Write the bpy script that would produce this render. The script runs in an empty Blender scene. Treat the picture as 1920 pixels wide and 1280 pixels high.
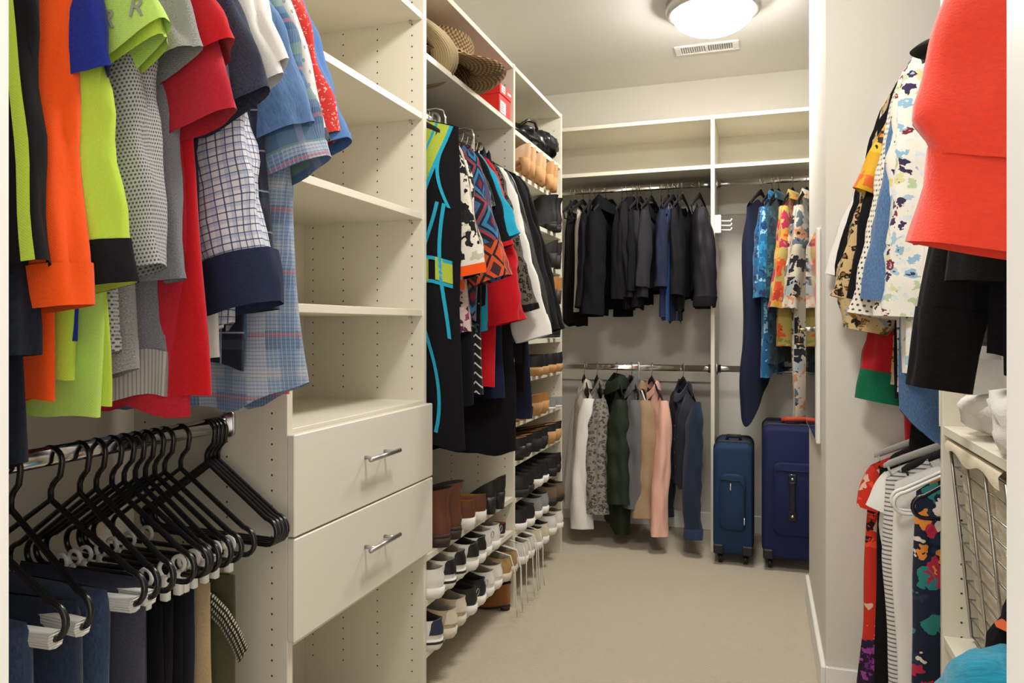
import bpy, math, random
import numpy as np
from mathutils import Vector
PI = math.pi
R = math.radians
scene = bpy.context.scene
COL = scene.collection

# ------------------------------------------------------------ camera, world, exposure
FPX = 1398.0                                   # focal length in pixels of the 1920 px wide frame
YAW = math.asin(0.319)                         # camera turned left of the aisle's axis
cam_data = bpy.data.cameras.new('camera')
cam_data.sensor_width = 36.0
cam_data.lens = 36.0 * FPX / 1920.0
cam_data.shift_y = -28.0 / 1920.0
cam_data.clip_start = 0.02
cam = bpy.data.objects.new('camera', cam_data)
COL.objects.link(cam)
cam.location = (0.0, 0.0, 1.10)
cam.rotation_euler = (PI / 2, 0.0, YAW)
scene.camera = cam

world = bpy.data.worlds.new('world')
scene.world = world
world.use_nodes = True
world.node_tree.nodes['Background'].inputs[0].default_value = (1.0, 0.96, 0.90, 1)
world.node_tree.nodes['Background'].inputs[1].default_value = 0.85
LAMP_STRENGTH = 36.0
scene.view_settings.view_transform = 'Standard'
scene.view_settings.look = 'None'
scene.view_settings.exposure = 1.08
scene.view_settings.gamma = 1.0
scene.view_settings.use_curve_mapping = False

# ------------------------------------------------------------ mesh helpers
class MB:
    """collects grids, boxes and tubes; build() links them as ONE mesh object"""
    def __init__(s):
        s.v = []; s.f = []; s.uv = []; s.n = 0
    def add(s, V, F, UV=None):
        V = np.asarray(V, float).reshape(-1, 3)
        if UV is None: UV = V[:, [0, 2]]
        s.v.append(V); s.uv.append(np.asarray(UV, float).reshape(-1, 2))
        o = s.n
        s.f.extend([tuple(i + o for i in q) for q in F]); s.n += len(V)
        return s
    def grid(s, P, closed=False, UV=None, cap0=False, cap1=False):
        P = np.asarray(P, float); nr, nc = P.shape[:2]
        F = []
        for i in range(nr - 1):
            a = i * nc; b = a + nc
            for j in range(nc if closed else nc - 1):
                k = (j + 1) % nc
                F.append((a + j, a + k, b + k, b + j))
        if cap0: F.append(tuple(range(nc))[::-1])
        if cap1: F.append(tuple((nr - 1) * nc + j for j in range(nc)))
        return s.add(P.reshape(-1, 3), F, None if UV is None else np.asarray(UV).reshape(-1, 2))
    def box(s, a, b, bev=0.0):
        a = np.array(a, float); b = np.array(b, float)
        lo = np.minimum(a, b); hi = np.maximum(a, b)
        if bev <= 0:
            V = [(x, y, z) for x in (lo[0], hi[0]) for y in (lo[1], hi[1]) for z in (lo[2], hi[2])]
            F = [(0, 1, 3, 2), (4, 6, 7, 5), (0, 4, 5, 1), (2, 3, 7, 6), (0, 2, 6, 4), (1, 5, 7, 3)]
            return s.add(V, F)
        V = []; idx = {}
        for c in range(8):
            sg = [(c >> k) & 1 for k in range(3)]
            for ax in range(3):
                p = [(hi[k] if sg[k] else lo[k]) if k == ax else ((hi[k] - bev) if sg[k] else (lo[k] + bev)) for k in range(3)]
                idx[(tuple(sg), ax)] = len(V); V.append(p)
        F = []
        for ax in range(3):
            o = [k for k in range(3) if k != ax]
            for sgn in (0, 1):
                q = []
                for (i, j) in ((0, 0), (1, 0), (1, 1), (0, 1)):
                    t = [0, 0, 0]; t[ax] = sgn; t[o[0]] = i; t[o[1]] = j
                    q.append(idx[(tuple(t), ax)])
                flip = (sgn == 1) != (ax == 1)
                F.append(tuple(q if flip else q[::-1]))
            for i in (0, 1):
                for j in (0, 1):
                    t0 = [0, 0, 0]; t0[o[0]] = i; t0[o[1]] = j; t0[ax] = 0
                    t1 = list(t0); t1[ax] = 1
                    q = [idx[(tuple(t0), o[0])], idx[(tuple(t1), o[0])], idx[(tuple(t1), o[1])], idx[(tuple(t0), o[1])]]
                    n = [0, 0, 0]; n[o[0]] = i - .5; n[o[1]] = j - .5
                    A, B, C = (np.array(V[q[k]]) for k in (0, 1, 2))
                    if np.dot(np.cross(B - A, C - A), n) < 0: q = q[::-1]
                    F.append(tuple(q))
        for c in range(8):
            sg = tuple((c >> k) & 1 for k in range(3))
            q = [idx[(sg, k)] for k in range(3)]
            A, B, C = (np.array(V[k]) for k in q)
            if np.dot(np.cross(B - A, C - A), np.array(sg) - .5) < 0: q = q[::-1]
            F.append(tuple(q))
        return s.add(V, F)
    def tube(s, pts, r, n=8, closed=False, caps=True):
        P = np.asarray(pts, float); m = len(P)
        rr = np.full(m, r) if np.isscalar(r) else np.asarray(r, float)
        T = np.zeros_like(P)
        for i in range(m):
            a = P[(i - 1) % m] if (closed or i > 0) else P[i]
            b = P[(i + 1) % m] if (closed or i < m - 1) else P[i]
            d = b - a; T[i] = d / (np.linalg.norm(d) + 1e-12)
        up = np.array((0, 0, 1.0)) if abs(T[0][2]) < .9 else np.array((1.0, 0, 0))
        N = np.cross(T[0], up); N /= np.linalg.norm(N)
        rows = []
        for i in range(m):
            N = N - T[i] * np.dot(N, T[i]); N /= (np.linalg.norm(N) + 1e-12)
            B = np.cross(T[i], N)
            a = np.arange(n) * 2 * PI / n
            rows.append(P[i] + rr[i] * (np.cos(a)[:, None] * N + np.sin(a)[:, None] * B))
        if closed: rows.append(rows[0])
        return s.grid(np.array(rows), True, None, caps and not closed, caps and not closed)
    def lathe(s, prof, c=(0, 0, 0), n=24, cap0=False, cap1=False):
        a = np.arange(n) * 2 * PI / n
        P = np.array([[(c[0] + r * math.cos(t), c[1] + r * math.sin(t), c[2] + z) for t in a] for r, z in prof])
        return s.grid(P, True, None, cap0, cap1)
    def cyl(s, p0, p1, r, n=12):
        return s.tube([p0, p1], r, n)
    def build(s, name, m, parent=None, smooth=True):
        me = bpy.data.meshes.new(name)
        V = np.concatenate(s.v) if s.v else np.zeros((0, 3))
        UV = np.concatenate(s.uv)
        me.from_pydata(V.tolist(), [], s.f)
        l = me.uv_layers.new(name='UVMap')
        vi = np.zeros(len(me.loops), np.int32); me.loops.foreach_get('vertex_index', vi)
        l.data.foreach_set('uv', UV[vi].astype(np.float32).ravel())
        if smooth: me.polygons.foreach_set('use_smooth', np.ones(len(me.polygons), bool))
        if m is not None: me.materials.append(m)
        me.update()
        o = bpy.data.objects.new(name, me)
        COL.objects.link(o)
        if parent is not None: o.parent = parent
        return o

def tag(o, label=None, cat=None, group=None, kind=None):
    if label: o['label'] = label
    if cat: o['category'] = cat
    if group: o['group'] = group
    if kind: o['kind'] = kind
    return o
def thing(name, label, cat, loc=(0, 0, 0), rz=0.0, group=None):
    o = bpy.data.objects.new(name, None); COL.objects.link(o)
    o.empty_display_size = .05
    o.location = loc; o.rotation_euler = (0, 0, rz)
    return tag(o, label, cat, group)
def copy_tree(o, parent=None):
    c = o.copy(); COL.objects.link(c)
    if parent is not None: c.parent = parent
    for ch in list(o.children): copy_tree(ch, c)
    return c
def struct(name, mb, m, parent=None, smooth=False):
    o = mb.build(name, m, parent, smooth)
    if parent is None: o['kind'] = 'structure'
    return o
def boxpart(name, a, b, m, parent, bev=0.0):
    return MB().box(a, b, bev).build(name, m, parent, False)
def arc(c, r, a0, a1, n, ax=(0, 2)):
    out = []
    for i in range(n + 1):
        t = a0 + (a1 - a0) * i / n
        p = list(c); p[ax[0]] += r * math.cos(t); p[ax[1]] += r * math.sin(t); out.append(tuple(p))
    return out
def sstep(x): 
    x = np.clip(x, 0, 1); return x * x * (3 - 2 * x)

# ------------------------------------------------------------ material helpers
class NT:
    def __init__(s, name):
        s.m = bpy.data.materials.new(name); s.m.use_nodes = True
        s.t = s.m.node_tree; s.b = s.t.nodes['Principled BSDF']
    def n(s, typ, ins=None, **kw):
        d = s.t.nodes.new(typ)
        for k, v in kw.items(): setattr(d, k, v)
        for k, v in (ins or {}).items():
            if hasattr(v, 'links') or isinstance(v, bpy.types.NodeSocket): s.t.links.new(v, d.inputs[k])
            else: d.inputs[k].default_value = v
        return d
    def math(s, op, a, b=0.0, c=0.0):
        return s.n('ShaderNodeMath', {0: a, 1: b, 2: c}, operation=op).outputs[0]
    def mix(s, fac, a, b):
        d = s.n('ShaderNodeMix', None, data_type='RGBA')
        for k, v in ((0, fac), (6, a), (7, b)):
            if isinstance(v, bpy.types.NodeSocket): s.t.links.new(v, d.inputs[k])
            else: d.inputs[k].default_value = v if k == 0 else c4(v)
        return d.outputs[2]
    def uv(s): return s.n('ShaderNodeUVMap').outputs[0]
    def obj(s): return s.n('ShaderNodeTexCoord').outputs['Object']
    def sep(s, v): return s.n('ShaderNodeSeparateXYZ', {0: v}).outputs
    def noise(s, v, scale, detail=2.0, rough=.5, out='Fac'):
        return s.n('ShaderNodeTexNoise', {'Vector': v, 'Scale': scale, 'Detail': detail, 'Roughness': rough}).outputs[out]
    def vor(s, v, scale, out='Distance', feature='F1', rnd=1.0):
        return s.n('ShaderNodeTexVoronoi', {'Vector': v, 'Scale': scale, 'Randomness': rnd}, feature=feature).outputs[out]
    def ramp(s, fac, stops, interp='LINEAR'):
        d = s.n('ShaderNodeValToRGB', {0: fac}); cr = d.color_ramp; cr.interpolation = interp
        while len(cr.elements) < len(stops): cr.elements.new(.5)
        for e, (p, c) in zip(cr.elements, stops): e.position = p; e.color = c4(c)
        return d.outputs[0]
    def gt(s, a, b): return s.math('GREATER_THAN', a, b)
    def bump(s, h, strength=.3, dist=.002):
        d = s.n('ShaderNodeBump', {'Height': h, 'Strength': strength, 'Distance': dist})
        s.t.links.new(d.outputs[0], s.b.inputs['Normal']); return s
    def col(s, c):
        if isinstance(c, bpy.types.NodeSocket): s.t.links.new(c, s.b.inputs['Base Color'])
        else: s.b.inputs['Base Color'].default_value = c4(c)
        return s
    def set(s, **kw):
        for k, v in kw.items(): s.b.inputs[k.replace('_', ' ')].default_value = v
        return s
def c4(c):
    if len(c) == 4: return tuple(c)
    return (c[0], c[1], c[2], 1.0)
def srgb(r, g, b):
    f = lambda v: (v / 255 / 12.92) if v / 255 <= .04045 else ((v / 255 + .055) / 1.055) ** 2.4
    return (f(r), f(g), f(b))
def hexc(h): return srgb(int(h[0:2], 16), int(h[2:4], 16), int(h[4:6], 16))

def simple(name, c, rough=.5, metal=0.0, **kw):
    k = NT(name).col(c).set(Roughness=rough, Metallic=metal)
    if kw: k.set(**kw)
    return k.m

M = {}
def cabinet_mat(name, c):
    k = NT(name)
    v = k.obj()
    g = k.noise(k.n('ShaderNodeVectorMath', {0: v, 1: (6, 6, 160)}, operation='MULTIPLY').outputs[0], 1.0, 3)
    k.col(k.mix(g, tuple(x * .97 for x in c), tuple(min(1, x * 1.02) for x in c))).set(Roughness=.42)
    k.bump(g, .04, .001)
    return k.m
M['cab'] = cabinet_mat('cream_melamine', srgb(224, 218, 200))
M['cab_drawer'] = cabinet_mat('drawer_melamine', srgb(222, 217, 204))
M['hole'] = simple('pin_hole_dark', srgb(70, 62, 52), .9)
def paint(name, c):
    k = NT(name); nz = k.noise(k.obj(), 180, 3)
    k.col(c).set(Roughness=.85).bump(nz, .08, .001); return k.m
M['wall'] = paint('wall_paint', srgb(217, 212, 201))
M['ceil'] = paint('ceiling_paint', srgb(228, 225, 219))
M['trim'] = simple('trim_paint', srgb(236, 234, 228), .4)
k = NT('carpet')
v = k.obj()
a = k.noise(v, 420, 4, .7); b = k.noise(v, 6, 3)
sx = k.sep(v)
rib = k.math('SINE', k.math('MULTIPLY', k.math('ADD', sx[1], k.math('MULTIPLY', k.noise(v, 14, 2), .012)), 2 * PI / .011))
mixf = k.math('ADD', k.math('MULTIPLY', a, .75), k.math('MULTIPLY', rib, .07))
c0 = k.mix(mixf, srgb(196, 182, 157), srgb(240, 230, 210))
c1 = k.mix(k.math('MULTIPLY', b, .35), c0, srgb(210, 197, 174))
k.col(c1).set(Roughness=1.0).bump(k.math('ADD', k.math('MULTIPLY', a, 1.0), k.math('MULTIPLY', rib, .25)), .8, .006)
M['carpet'] = k.m
M['chrome'] = simple('chrome', (.78, .77, .74), .12, 1.0)
M['nickel'] = simple('brushed_nickel', (.55, .54, .52), .32, 1.0)
M['steel_wire'] = simple('steel_wire', (.5, .49, .47), .3, 1.0)
M['black_plastic'] = simple('black_plastic', (.008, .008, .009), .22)
M['white_plastic'] = simple('white_plastic', srgb(228, 226, 220), .4)
M['velvet'] = simple('black_velvet', (.008, .008, .009), .9)
M['grey_velvet'] = simple('grey_velvet', srgb(165, 162, 156), .7)
k = NT('lamp_glass'); k.col((1, .97, .92)).set(Roughness=.4)
k.b.inputs['Emission Color'].default_value = (1.0, .965, .91, 1); k.b.inputs['Emission Strength'].default_value = LAMP_STRENGTH
M['lamp'] = k.m

# ------------------------------------------------------------ the room shell
XW, XR, YB, YF, ZC = -1.335, 0.775, 4.17, 0.52, 2.44
XF = -0.928                                    # fronts of the left cabinets
struct('floor', MB().box((XW - .1, -.6, -.05), (XR + .1, YB + .1, 0)), M['carpet'])
struct('ceiling', MB().box((XW - .1, YF - .12, ZC), (XR + .1, YB + .1, ZC + .05)), M['ceil'])
struct('wall_left', MB().box((XW - .1, YF - .12, 0), (XW, YB + .1, ZC)), M['wall'])
struct('wall_right', MB().box((XR, YF - .12, 0), (XR + .1, YB + .1, ZC)), M['wall'])
struct('wall_back', MB().box((XW, YB, 0), (XR, YB + .1, ZC)), M['wall'])
DL, DR = -.686, .140                           # door opening
w = MB().box((XW, YF - .12, 0), (DL - .02, YF, ZC)).box((DR + .02, YF - .12, 0), (XR, YF, ZC)).box((DL - .02, YF - .12, 2.06), (DR + .02, YF, ZC))
struct('wall_front', w, M['wall'])
d = struct('door_1', MB().box((DL - .02, YF - .125, 0), (DL, YF + .004, 2.04)), M['trim'])
o = boxpart('door_jamb', (DR, YF - .125, 0), (DR + .02, YF + .004, 2.04), M['trim'], d)
o = boxpart('door_head', (DL - .02, YF - .125, 2.04), (DR + .02, YF + .004, 2.06), M['trim'], d)
CX, CY0, CY1 = .175, 2.373, 3.20                 # the chase that juts out on the right
struct('wall_chase', MB().box((CX, CY0, 0), (XR, CY1, ZC)), M['wall'])
bb = MB().box((CX - .014, CY0 - .014, 0), (CX, CY1 + .014, .105), .003)
struct('baseboard_chase', bb.box((CX, CY0 - .014, 0), (.375, CY0, .105), .003), M['trim'])
struct('baseboard_back', MB().box((XW, YB - .014, 0), (XR, YB, .095), .003), M['trim'])

# ------------------------------------------------------------ ceiling lamps and vent
def make_lamp():
    t = thing('ceiling_lamp', 'lit white glass dome ceiling lamp with brushed metal rim', 'lamp', (-.195, 3.17, ZC))
    MB().lathe([(.0, -.001), (.185, -.001), (.190, -.006), (.192, -.034), (.186, -.052), (.176, -.058), (.166, -.052)], n=48).build('rim', M['nickel'], t)
    prof = [(.163 * math.cos(a), -.050 - .086 * math.sin(a)) for a in np.linspace(0, PI / 2 * .985, 12)]
    MB().lathe(prof, n=48, cap1=True).build('glass_dome', M['lamp'], t)
    return t
lamp = make_lamp()
l2 = copy_tree(lamp); l2.location = (-.2, 1.42, ZC)
l2['label'] = 'glass dome ceiling lamp above the aisle near the doorway'
t = thing('ceiling_vent', 'white rectangular louvred air vent in the ceiling beside the dome lamp', 'vent', (-.256, 3.69, ZC))
MB().box((-.15, -.058, -.008), (.15, -.04, -.0005), .003).box((-.15, .04, -.008), (.15, .058, -.0005), .003).box((-.15, -.04, -.008), (-.118, .04, -.0005), .003).box((.118, -.04, -.008), (.15, .04, -.0005), .003).box((-.008, -.04, -.008), (.008, .04, -.0005), .002).build('frame', M['trim'], t, False)
boxpart('duct', (-.118, -.04, -.0015), (.118, .04, -.0008), simple('duct_dark', srgb(120, 116, 110), .8), t)
for sgn in (-1, 1):
    for i in range(10):
        x = sgn * (.016 + i * .0105)
        MB().grid([[(x - .003, -.038, -.0085), (x - .003, .038, -.0085)], [(x + .003, -.038, -.0025), (x + .003, .038, -.0025)]]).build('slat', M['trim'], t, False)

# ------------------------------------------------------------ closet units
TH = .019
def holes(mb, pts, nrm, r=.0026):
    """small dark shelf-pin holes: 6-sided discs standing .0004 off the panel"""
    nrm = np.array(nrm, float)
    u = np.array((0, 0, 1.0)); w_ = np.cross(nrm, u)
    for p in pts:
        p = np.array(p, float) + nrm * .0005
        V = [p + r * (math.cos(a) * w_ + math.sin(a) * u) for a in np.arange(6) * PI / 3]
        mb.add(V, [tuple(range(6))])
def pin_holes(parent, spots, nrm):
    mb = MB(); holes(mb, spots, nrm)
    o = mb.build('pin_holes', M['hole'], parent, False); o['kind'] = 'stuff'; return o
def zs(a, b): return np.arange(a, b, .032)
def rod(parent, p0, p1, flat=True):
    p0 = np.array(p0, float); p1 = np.array(p1, float); d = p1 - p0; L = np.linalg.norm(d); d /= L
    a = np.arange(20) * 2 * PI / 20; s = np.cross(d, (0, 0, 1))
    prof = [(.0075 * math.cos(t), .0085 * math.sin(t) + (.0075 if math.sin(t) > 0 else -.0075)) for t in a]
    P = [[p + s * u + np.array((0, 0, v)) for u, v in prof] for p in (p0, p1)]
    r = MB().grid(P, True, None, True, True).build('hanging_rod', M['chrome'], parent)
    for p, q in ((p0, d), (p1, -d)):
        n = 16
        ring = [[p + s * (.016 * math.cos(t)) * f + np.array((0, 0, (.018 * math.sin(t) + (.011 if math.sin(t) > 0 else -.011)) * f)) + q * off for t in np.arange(n) * 2 * PI / n]
                for f, off in ((1, 0.0005), (1, .006), (.85, .008), (.75, .008), (.72, .022))]
        MB().grid(ring, True, None, False, True).build('rod_bracket', M['nickel'], r)
    return r
P1, P2, P3, P4 = (1.307, 1.326), (1.958, 1.977), (2.778, 2.797), (3.505, 3.524)
ZT = 2.134

# near left hanging bay
uA = thing('hanging_unit', 'cream double hanging closet bay with shirts above and trousers below', 'closet unit', (XW, .53, 0))
def W(parent, a, b): # world box -> parent's frame
    l = parent.location; return (a[0] - l[0], a[1] - l[1], a[2] - l[2]), (b[0] - l[0], b[1] - l[1], b[2] - l[2])
def wbox(name, a, b, m, parent, bev=0.001):
    a, b = W(parent, a, b); return boxpart(name, a, b, m, parent, bev)
def loc(parent, p): l = parent.location; return (p[0] - l[0], p[1] - l[1], p[2] - l[2])
RODX = -1.07
wbox('side_panel', (XW, .526, 0), (XF, .545, ZT), M['cab'], uA)
wbox('back_panel', (XW + .0005, .545, 0), (XW + .007, P1[0], ZT), M['cab'], uA)
wbox('top_shelf', (XW + .007, .545, ZT - TH), (XF, P1[0], ZT), M['cab'], uA)
rod(uA, loc(uA, (RODX, .545, 1.93)), loc(uA, (RODX, P1[0], 1.93)))
rod(uA, loc(uA, (RODX, .545, .895)), loc(uA, (RODX, P1[0], .895)))

# drawer tower
uB = thing('drawer_tower', 'cream closet tower with open adjustable shelves over two drawers', 'closet unit', (XW, P1[0], 0))
for p in (P1, P2):
    wbox('side_panel', (XW, p[0], 0), (XF, p[1], ZT), M['cab'], uB)
cols = [XF - .037, XF - .150, XF - .265, XF - .37]
pin_holes(uB, [loc(uB, (x, P1[0], z)) for x in cols for z in zs(.12, 2.08)], (0, -1, 0))
pin_holes(uB, [loc(uB, (x, P1[1], z)) for x in cols for z in zs(.92, 2.08)], (0, 1, 0))
pin_holes(uB, [loc(uB, (x, P2[0], z)) for x in cols for z in zs(.92, 2.08)], (0, -1, 0))
pin_holes(uB, [loc(uB, (x, P2[0], z)) for x in cols for z in zs(.10, .43)], (0, -1, 0))
wbox('back_panel', (XW + .0005, P1[1], 0), (XW + .007, P2[0], ZT), M['cab'], uB)
for z in (ZT, 2.005, 1.717, 1.428, 1.149):
    sh = wbox('shelf', (XW + .007, P1[1], z - TH), (XF - .004, P2[0], z), M['cab'], uB)
    for yy in (P1[1] + .006, P2[0] - .006):
        MB().cyl(loc(uB, (XF - .04, yy, z - TH - .0065)), loc(uB, (XF - .04, yy, z - TH)), .004, 8).build('shelf_pin', M['nickel'], sh)
wbox('counter_shelf', (XW + .007, P1[1], .868), (XF - .002, P2[0], .887), M['cab'], uB)
wbox('bottom_shelf', (XW + .007, P1[1], .432), (XF - .004, P2[0], .451), M['cab'], uB)
for z0, z1 in ((.668, .878), (.452, .664)):
    dr = wbox('drawer', (XF + .001, P1[0] - .003, z0), (XF + .020, P2[1] + .0, z1), M['cab_drawer'], uB, .0025)
    l = uB.location; yc = (P1[0] + P2[1]) / 2 - .005; zc = (z0 + z1) / 2 + .012
    hp = MB()
    xh = XF + .020 + .030
    hp.cyl((xh - l[0], yc - .075 - l[1], zc), (xh - l[0], yc + .075 - l[1], zc), .0058, 12)
    h = hp.build('handle', M['nickel'], dr)
    for s in (-.048, .048):
        hp = MB().cyl((XF + .0195 - l[0], yc + s - l[1], zc), (xh - l[0], yc + s - l[1], zc), .0045, 10)
        hp.build('handle_post', M['nickel'], dr)

# long hanging bay with shoe shelves
uC = thing('hanging_unit', 'tall cream closet bay with long dresses hung over rows of shoes', 'closet unit', (XW, P2[1], 0))
wbox('side_panel', (XW, P3[0], 0), (XF, P3[1], ZT), M['cab'], uC)
wbox('back_panel', (XW + .0005, P2[1], 0), (XW + .007, P3[0], ZT), M['cab'], uC)
for z in (ZT, 1.90, .432, .300, .150):
    wbox('shelf', (XW + .007, P2[1], z - TH), (XF - .003, P3[0], z), M['cab'], uC)
pin_holes(uC, [loc(uC, (x, P3[0], z)) for x in cols for z in zs(.1, 2.08)], (0, -1, 0))
pin_holes(uC, [loc(uC, (x, P2[1], z)) for x in cols for z in zs(.1, 2.08)], (0, 1, 0))
rod(uC, loc(uC, (RODX, P2[1], 1.805)), loc(uC, (RODX, P3[0], 1.805)))

# shoe tower
DSH = (1.882, 1.717, 1.542, 1.370, 1.205, 1.045, .889, .719, .565, .418, .282, .150)
uD = thing('shoe_tower', 'cream closet tower of many close shelves filled with shoes', 'closet unit', (XW, P3[1], 0))
wbox('side_panel', (XW, P4[0], 0), (XF, P4[1], ZT), M['cab'], uD)
wbox('back_panel', (XW + .0005, P3[1], 0), (XW + .007, P4[0], ZT), M['cab'], uD)
for z in (ZT,) + DSH:
    wbox('shelf', (XW + .007, P3[1], z - TH), (XF - .003, P4[0], z), M['cab'], uD)
pin_holes(uD, [loc(uD, (x, P4[0], z)) for x in cols for z in zs(.1, 2.08)], (0, -1, 0))

# back wall unit
YE = 3.77
DX = (-.2425, -.2235)
uE = thing('hanging_unit', 'white back wall closet unit with two hanging rods and divider panel', 'closet unit', (XW, YB, 0))
wbox('divider_panel', (DX[0], YE, 0), (DX[1], YB, ZT), M['cab'], uE)
wbox('back_panel', (XW, YB - .0065, 1.70), (XR, YB - .0005, ZT), M['cab'], uE)
for (xa, xb) in ((XW + .0, DX[0]), (DX[1], XR)):
    for z, tt in ((ZT, TH), (1.892, TH)):
        wbox('shelf', (xa, YE, z - tt), (xb, YB - .0065, z), M['cab'], uE)
    for z in (1.826, .886):
        rod(uE, loc(uE, (xa + .0, 3.92, z)), loc(uE, (xb, 3.92, z)))
wbox('cleat', (XW, YB - .02, .80), (DX[0], YB - .0005, .84), M['cab'], uE)

# right hand unit
XG = .375
uG = thing('hanging_unit', 'cream closet unit on the right with hanging rods, shelf and hamper bay', 'closet unit', (XR, 1.87, 0))
PR = (1.861, 1.880)
wbox('side_panel', (XG, PR[0], 0), (XR, PR[1], ZT), M['cab'], uG)
wbox('side_panel', (XG, .524, 0), (XR, .543, ZT), M['cab'], uG)
pin_holes(uG, [loc(uG, (x, PR[0], z)) for x in (XG + .037, XG + .3) for z in zs(.1, 2.0)], (0, -1, 0))
wbox('top_shelf', (XG, .543, ZT - TH), (XR, CY0, ZT), M['cab'], uG)
wbox('shelf', (XG + .002, .543, .862), (XR, PR[0], .881), M['cab'], uG)
wbox('shelf', (XG + .002, .543, .40), (XR, PR[0], .419), M['cab'], uG)
RODR = .56
rod(uG, loc(uG, (RODR, .543, 1.93)), loc(uG, (RODR, PR[0], 1.93)))
rod(uG, loc(uG, (RODR, PR[1], 1.93)), loc(uG, (RODR, CY0, 1.93)))
RODQ = .50
rod(uG, loc(uG, (RODQ, PR[1], .87)), loc(uG, (RODQ, CY0, .87)))

# ------------------------------------------------------------ fabrics
def _weave(k, strength=.25, scale=900, dist=.0012):
    uv = k.uv(); s = k.sep(uv)
    a = k.math('SINE', k.math('MULTIPLY', s[0], scale * 2)); b = k.math('SINE', k.math('MULTIPLY', s[1], scale * 2))
    wv = k.n('ShaderNodeVectorMath', {0: uv, 1: (1, .4, 1)}, operation='MULTIPLY').outputs[0]
    h = k.math('ADD', k.math('ADD', k.math('MULTIPLY', a, b), k.math('MULTIPLY', k.noise(uv, 90, 3), 1.5)), k.math('MULTIPLY', k.noise(wv, 17, 3, .45), 16.0))
    k.bump(h, strength, dist)
def _fin(k, rough=.9, sheen=.15):
    k.set(Roughness=rough, Specular_IOR_Level=.2, Sheen_Weight=sheen, Sheen_Roughness=.5)
    return k.m
FAB = {}
def fab(name, c, heather=.12, rough=.9, sheen=.15, bump=.25, hs=260, streak=1.0):
    """plain cloth: heathered yarn colour and a fine weave"""
    if name in FAB: return FAB[name]
    k = NT(name); uv = k.uv()
    v = k.n('ShaderNodeVectorMath', {0: uv, 1: (1, streak, 1)}, operation='MULTIPLY').outputs[0]
    nz = k.noise(v, hs, 3, .65)
    lo = tuple(x * (1 - heather) for x in c); hi = tuple(min(1, x * (1 + heather) + heather * .03 * min(1, max(c) * 5)) for x in c)
    k.col(k.mix(k.ramp(nz, [(.3, (0, 0, 0)), (.7, (1, 1, 1))]), lo, hi))
    if hs > 200: _weave(k, bump)
    else: k.bump(k.noise(uv, hs * 2.2, 4, .7), bump, .003)
    FAB[name] = _fin(k, rough, sheen * min(1.0, max(c) * 3)); return FAB[name]
def plaid(name, base, lines, wob=.0, heather=.1):
    """lines: (axis, period, offset, width share, colour, strength)"""
    k = NT(name); uv = k.uv(); s = k.sep(uv)
    nz = k.noise(uv, 300, 2)
    c = k.mix(nz, tuple(x * (1 - heather) for x in base), base)
    wv = k.math('MULTIPLY', k.math('SUBTRACT', k.noise(uv, 9, 2), .5), wob)
    for ax, per, off, wd, colr, al in lines:
        fr = k.math('FRACT', k.math('ADD', k.math('DIVIDE', k.math('ADD', s[ax], wv), per), off + 40))
        m = k.math('MULTIPLY', k.math('LESS_THAN', fr, wd), al)
        if al < .8: m = k.math('MULTIPLY', m, k.math('ADD', k.math('MULTIPLY', k.noise(uv, 500, 2), .8), .5))
        c = k.mix(m, c, colr)
    k.col(c); _weave(k, .25); FAB[name] = _fin(k); return FAB[name]
def floral(name, bg, cols, scale=28, thr=.42, distort=.35, leaf=None, rough=.85):
    """scattered blotches in several colours over a ground, warped so that they read as petals and leaves"""
    k = NT(name); uv = k.uv()
    w = k.n('ShaderNodeTexNoise', {'Vector': uv, 'Scale': scale * 1.6, 'Detail': 2.0}).outputs['Color']
    wv = k.n('ShaderNodeVectorMath', {0: w, 1: (.5, .5, .5)}, operation='SUBTRACT').outputs[0]
    wv = k.n('ShaderNodeVectorMath', {0: wv, 3: distort * 2.6 / scale}, operation='SCALE').outputs[0]
    p = k.n('ShaderNodeVectorMath', {0: uv, 1: wv}, operation='ADD').outputs[0]
    c = bg
    if leaf:
        d2 = k.vor(p, scale * 1.7); cc = k.sep(k.vor(p, scale * 1.7, 'Color'))
        c = k.mix(k.math('MULTIPLY', k.math('LESS_THAN', d2, .38), k.gt(cc[1], .35)), bg, leaf)
    d = k.vor(p, scale); cc = k.sep(k.vor(p, scale, 'Color'))
    n = len(cols)
    rc = k.ramp(cc[0], [(i / n, cols[i]) for i in range(n)], 'CONSTANT')
    ang = k.noise(p, scale * 3.0, 1)
    d = k.math('ADD', d, k.math('MULTIPLY', k.math('SUBTRACT', ang, .5), .35))
    c = k.mix(k.math('LESS_THAN', d, thr), c, rc)
    c = k.mix(k.math('LESS_THAN', d, thr * .3), c, k.ramp(cc[1], [(i / n, cols[(i * 3 + 1) % n]) for i in range(n)], 'CONSTANT'))
    k.col(c); _weave(k, .15); FAB[name] = _fin(k, rough); return FAB[name]
def leopard(name, bg, mid, dark, scale=45):
    k = NT(name); uv = k.uv()
    w = k.n('ShaderNodeTexNoise', {'Vector': uv, 'Scale': scale * 1.3, 'Detail': 2.0}).outputs['Color']
    wv = k.n('ShaderNodeVectorMath', {0: w, 3: .9 / scale}, operation='SCALE').outputs[0]
    p = k.n('ShaderNodeVectorMath', {0: uv, 1: wv}, operation='ADD').outputs[0]
    d = k.math('ADD', k.vor(p, scale), k.math('MULTIPLY', k.math('SUBTRACT', k.noise(p, scale * 2.4, 1), .5), .4))
    c = k.ramp(d, [(0, mid), (.24, dark), (.46, bg)], 'CONSTANT')
    k.col(c); _weave(k, .15); FAB[name] = _fin(k); return FAB[name]
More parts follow.
